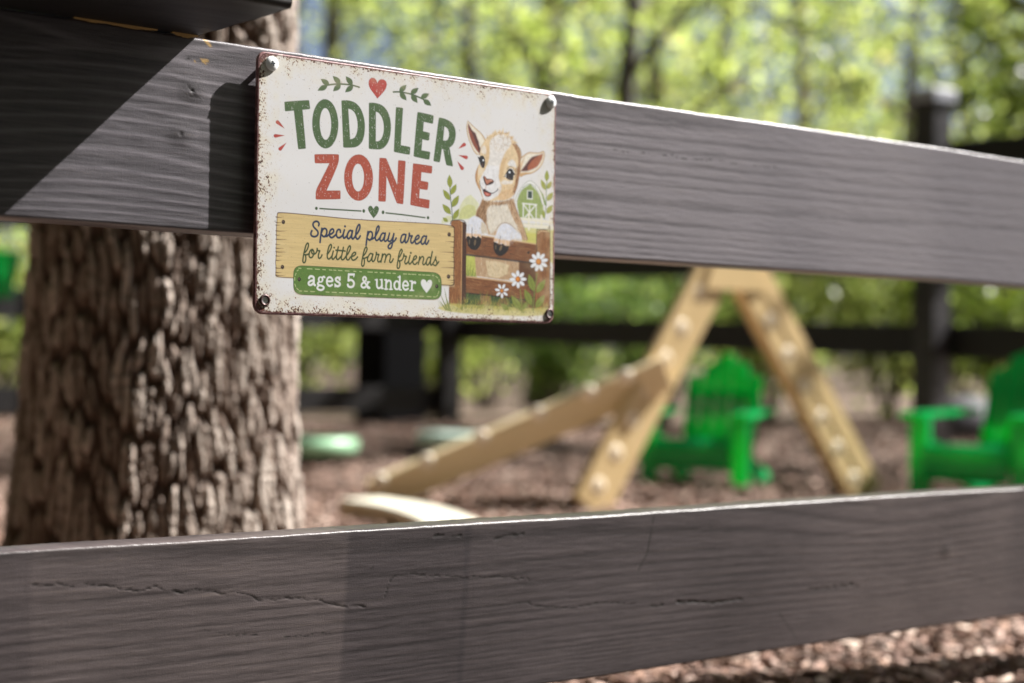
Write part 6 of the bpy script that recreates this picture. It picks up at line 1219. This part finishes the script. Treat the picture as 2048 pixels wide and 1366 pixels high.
# ------------------------------------------------------------------ fences at the back of the pen
def rail_fence(name, label, pa, pb, posts, rails, side, cap_posts=(), off=.064, pw=.092, ph=1.42):
    pa = Vector(pa); pb = Vector(pb); root = empty(name, (pa.x, pa.y, gz(pa.x, pa.y))); tag(root, label, 'fence'); d = (pb - pa); dn = Vector((d.x, d.y, 0)).normalized(); sv_ = Vector((-dn.y, dn.x, 0)) * side
    rot = barrot(dn)
    for t in posts:
        p = pa + d * t; zb = gz(p.x, p.y); c = Vector((p.x - root.location.x, p.y - root.location.y, (zb - .1 + ph) / 2 - root.location.z + .0)); hh = ph - (zb - .1)
        mb = MB(); mb.box((c.x, c.y, (zb - .1 + ph) / 2 - root.location.z), (pw, pw, hh), rot, .004); po = mb.build('post', M['lit_post'] if t in cap_posts else M['black_fence'], root)
        if t in cap_posts:
            cpm = MB(); zt = ph - root.location.z; mb2 = cpm
            w = pw * .5 + .013; V = []
            for z_, ww in ((zt - .005, w), (zt + .040, w), (zt + .046, w * .93)):
                for sx, sy in ((-1, -1), (1, -1), (1, 1), (-1, 1)): V.append(Vector((c.x, c.y, z_)) + dn * (sx * ww) + sv_ * (sy * ww))
            V.append(Vector((c.x, c.y, zt + .062))); F = [(3, 2, 1, 0)]
            for j in range(2):
                for q_ in range(4): F.append((4 * j + q_, 4 * j + (q_ + 1) % 4, 4 * j + 4 + (q_ + 1) % 4, 4 * j + 4 + q_))
            for q_ in range(4): F.append((8 + q_, 8 + (q_ + 1) % 4, 12))
            cpm.add(V, F); cpm.build('post_cap', M['cap'], po)
    for (z0, z1, w) in rails:
        a = pa - root.location + sv_ * off; b_ = pb - root.location + sv_ * off; a.z = z0 - root.location.z; b_.z = z1 - root.location.z
        mb = MB(); bar(mb, a, b_, w, .036, sv_, .003); mb.build('rail', M['black_fence'], root)
    return root
BD = Vector((-.59, .807, 0)); BP = Vector((1.69, 6.80, 0))
rail_fence('rail_fence', 'black three rail fence with a pale capped post along the right back of the pen', BP - BD * 2.2, (-.363, 9.604, 0), (2.2 / 5.673, 1.0, .04), [(.475, .625, .138), (.83, .965, .138), (1.235, 1.33, .138)], -1, (2.2 / 5.673,), .070, .108, 1.50)
rail_fence('rail_fence', 'black rail fence closing the back of the pen behind the big trunk', (-3.4, 7.25, 0), (-.40, 9.575, 0), (.03, .45), [(.225, .22, .14), (.69, .68, .14), (1.12, 1.12, .14)], 1, (), .064, .09, 1.38)
bn = empty('storage_bin', (-.70, 9.78, gz(-.70, 9.78)), .66); tag(bn, 'tall black storage bin standing behind the back fence', 'bin')
MB().box((0, 0, .33), (.30, .30, .66), None, .012).build('body', M['black_bin'], bn); MB().box((0, -.005, .685), (.33, .34, .05), None, .012).build('lid', M['black_bin'], bn)

# low round stools with a thick plastic top on a narrower foot
def stool(x, y, r_, z0, z1, m_, label):
    root = empty('round_stool', (x, y, gz(x, y))); tag(root, label, 'stool', 'low round toddler stools')
    o = MB(); o.lathe([(.001, z0), (r_ * .92, z0), (r_, z0 + .012), (r_, z1 - .014), (r_ * .95, z1 - .002), (r_ * .85, z1), (r_ * .5, z1 - .003), (.001, z1 - .004)], None, 40); o.build('seat', m_, root, True)
    o = MB(); o.lathe([(r_ * .62, .0), (r_ * .55, .02), (r_ * .48, z0 - .01), (r_ * .52, z0 + .002)], None, 28); o.build('foot', M['black_bin'], root, True)
stool(-.84, 6.72, .235, .055, .118, M['soft_green'], 'soft green round stool just right of the big trunk')
stool(-.16, 7.30, .25, .045, .112, M['mint'], 'pale mint round stool half hidden by the ramp')
# boulder
rgn = np.random.default_rng(3); th, ph_ = np.meshgrid(np.linspace(0, 2 * np.pi, 40, endpoint=False), np.linspace(0, np.pi, 24))
X, Y, Z = np.sin(ph_) * np.cos(th), np.sin(ph_) * np.sin(th), np.cos(ph_); rr_ = 1 + .35 * (fbm(X * 1.6 + 4, Y * 1.6 + 4, Z * 1.6 + 4, 3, 61) - .5)
ix = np.arange(24 * 40).reshape(24, 40); jx = np.roll(ix, -1, 1); F = np.stack([ix[:-1], ix[1:], jx[1:], jx[:-1]], -1).reshape(-1, 4)
bo = fast('boulder', np.stack([X * .20 * rr_, Y * .2 * rr_, Z * .15 * rr_], -1).reshape(-1, 3), F, M['stone']); bo.location = (2.10, 7.9, gz(2.10, 7.9) + .05); tag(bo, 'grey boulder behind the capped fence post', 'boulder')
# green bucket hung on the far fence
bk_ = empty('plastic_bucket', (-2.37, 7.72, .70)); tag(bk_, 'bright green plastic bucket hanging on the back fence left of the trunk', 'bucket')
mb = MB(); mb.lathe([(.001, 0), (.085, 0), (.115, .20), (.122, .20), (.122, .212), (.110, .212), (.080, .01), (.001, .008)], None, 28); mb.build('body', M['green'], bk_, True)
mb = MB(); mb.tube([Vector((.118 * math.cos(a), 0, .20 + .12 * math.sin(a))) for a in np.linspace(0, math.pi, 12)], .004, 8); mb.build('handle', M['zinc'], bk_, True)

# ------------------------------------------------------------------ the wood behind the pen
TG = 'young trees of the wood behind the pen'
T = [  # x, y, height, radius, lean, crown(z0,z1,r), leaves, label
 (.29, 14.0, 8.0, .125, (0, 0), (3.4, 7, 2.0), 2600, SPRING, 'slender grey trunked tree straight above the middle of the sign'),
 (.90, 13.0, 7.5, .095, (-.01, 0), (3.3, 7, 1.8), 2400, SPRING, 'slim dark trunked tree just right of the sign'),
 (-1.62, 12.2, 6.0, .055, (.10, .02), (1.5, 5.5, 1.8), 8200, SPRING, 'thin leaning sapling at the right edge of the big trunk'),
 (2.85, 17.0, 9.0, .07, (.0, 0), (1.0, 8, 2.2), 4600, SPRING, 'pale thin trunked tree between the sign and the capped post'),
 (-.55, 18.5, 9.0, .09, (.02, 0), (.8, 8, 2.6), 5600, SPRING, 'bright leafy tree above the left half of the sign'),
 (1.75, 20.0, 10., .10, (-.02, 0), (.9, 8.5, 2.6), 5200, SPRING, 'leafy tree filling the gap above the right end of the sign'),
 (4.5, 19.0, 9.0, .09, (0, 0), (.6, 8, 2.4), 5200, SPRING, 'bushy tree behind the capped post'),
 (-3.3, 17.0, 9.0, .10, (0, 0), (.8, 8, 2.4), 4600, SPRING, 'green tree glimpsed left of the big trunk'),
 (3.1, 25.0, 10., .10, (0, 0), (.6, 9, 2.8), 4800, SPRING, 'distant tree with sky showing through, left of the capped post'),
 (-2.6, 25.0, 10., .11, (0, 0), (.5, 9, 3.0), 5200, SPRING, 'distant tree behind the leaning sapling'),
 (6.4, 24.0, 9.0, .11, (0, 0), (.5, 8, 2.8), 5200, SPRING, 'distant tree at the right edge of the picture'),
 (-2.05, 15.6, 8.5, .07, (.01, 0), (1.6, 8, 1.5), 9500, SPRING, 'green tree between the leaning sapling and the big trunk'),
 (.7, 29.0, 11., .12, (0, 0), (.5, 9.5, 3.2), 5600, SPRING, 'far tree between the two slim dark trunks'),
]
for i, (x, y, h, r, ln, cr, nl, pal, lab) in enumerate(T):
    tree('broadleaf_tree', x, y, h, r, ln, cr, int(nl * .62), .10 if y < 19 else .14, pal, SPW, lab, 'tree', TG, M['leaf'], M['bark_pale'] if i in (3,) else M['bark'], 100 + i, clump=30)
tree('holly_tree', 3.25, 10.6, 3.6, .05, (0, 0), (.3, 3.4, .75), 5200, .075, DARK, DKW, 'dark glossy evergreen at the upper right corner behind the fence', 'tree', None, M['leaf_dark'], M['bark'], 140, clump=46)
SG_ = 'undergrowth bushes beyond the back fence'
S_ = [(-.55, 11.4, 1.0, 1.3, SPRING, 'bush with fresh green leaves seen under the sign between the black rails'), (.25, 11.0, .95, 1.1, BLUEG, 'blue green bush seen through the back fence left of the triangle'), (.95, 10.6, 1.25, 1.2, BLUEG, 'bush behind the left leg of the triangle'),
 (1.55, 10.2, 1.15, 1.1, SPRING, 'bush framed inside the triangle above the first chair'), (2.15, 9.6, 1.25, 1.1, SPRING, 'olive bush just left of the capped post'), (2.75, 9.4, 1.2, 1.0, DARK, 'bush right of the capped post'),
 (3.3, 12.6, 1.9, 1.6, SPRING, 'tall bush further back right of the capped post'), (-1.5, 11.6, 1.2, 1.3, SPRING, 'bush right beside the big trunk behind the back fence'), (-2.9, 9.7, 1.3, 1.2, SPRING, 'bush at the left edge behind the back fence'), (1.9, 13.4, 2.0, 1.7, SPRING, 'tall airy bush in the middle distance'), (-.2, 13.2, 1.9, 1.7, SPRING, 'tall bush behind the slender grey trunk')]
for i, (x, y, h, w, pal, lab) in enumerate(S_):
    shrub(x, y, h, w, 2600, .06, pal, SPW if pal is SPRING else (DKW if pal is DARK else BGW), lab, SG_, M['leaf'], 200 + i)
# the far wood reads as one mass
def wood_mass(name, seed, N, a0, a1, hmax, size, pal, wts, m_, label, thr, slope, r0=34, r1=60):
    rgn = np.random.default_rng(seed); rad_ = rgn.uniform(r0, r1, N); az = rgn.uniform(a0, a1, N); xx = rad_ * np.sin(az); yy = rad_ * np.cos(az); zz = rgn.beta(1.1, 1.5, N) * hmax
    den = fbm(xx * .22 + 50, zz * .26 + 50, yy * .12, 3, 71); kp = den > thr + slope * zz; cent = np.stack([xx, yy, zz + .2], -1)[kp]
    V, F, col = leaf_cloud(cent, size, rgn, pal, wts); tag(fast(name, V, F, m_, None, False, col), label, 'woodland', kind='stuff')
wood_mass('distant_woodland', 301, 30000, -.42, .46, 17, .42, SPRING + [(.22, .19, .12)], [.3, .22, .16, .12, .08, .12], M['leaf'], 'spring woodland far behind the pen', .44, .013)
wood_mass('light_blocking_woodland', 302, 26000, .50, 5.84, 26, 1.3, [tuple(.5 * v for v in p) for p in DARK], DKW, M['leaf_dark'], 'unseen dark wood added around the clearing to hold back sky light', .25, .0)  # unseen leaf ring, added and darkened to lower the ambient light
wood_mass('light_blocking_woodland', 303, 30000, 1.95, 5.65, 15, .75, [tuple(.4 * v for v in p) for p in DARK], DKW, M['leaf_dark'], 'unseen dark wood added close behind the viewer to cut sky and bounce light', .2, .0, 5.5, 26)  # unseen near wood, added to cut sky and bounce light

# a neighbouring tree to the right of the picture dapples the ground
tree('broadleaf_tree', 6.3, 8.2, 7.5, .12, (-.05, -.03), (3.6, 6.8, 2.3), 260, .14, SPRING, SPW, 'shade tree standing out of view to the right of the pen', 'tree', TG, M['leaf'], M['bark'], 160, clump=26)
tree('broadleaf_tree', 4.4, .7, 5.2, .10, (-.02, 0), (2.9, 4.9, 1.6), 4200, .15, DARK, DKW, 'unseen dense tree added at the right to shade the ground before the board fence', 'tree', TG, M['leaf_dark'], M['bark'], 161, clump=40)  # unseen, added to shade the ground and cut its bounce onto the boards
tree('broadleaf_tree', 2.98, 8.75, 6.2, .09, (-.08, 0), (3.5, 6.0, 1.15), 3200, .13, SPRING, SPW, 'unseen leafy tree added beyond the right edge to shade the ground at left', 'tree', TG, M['leaf'], M['bark'], 162, clump=34)  # unseen, added to cast shade on the mulch behind the big trunk
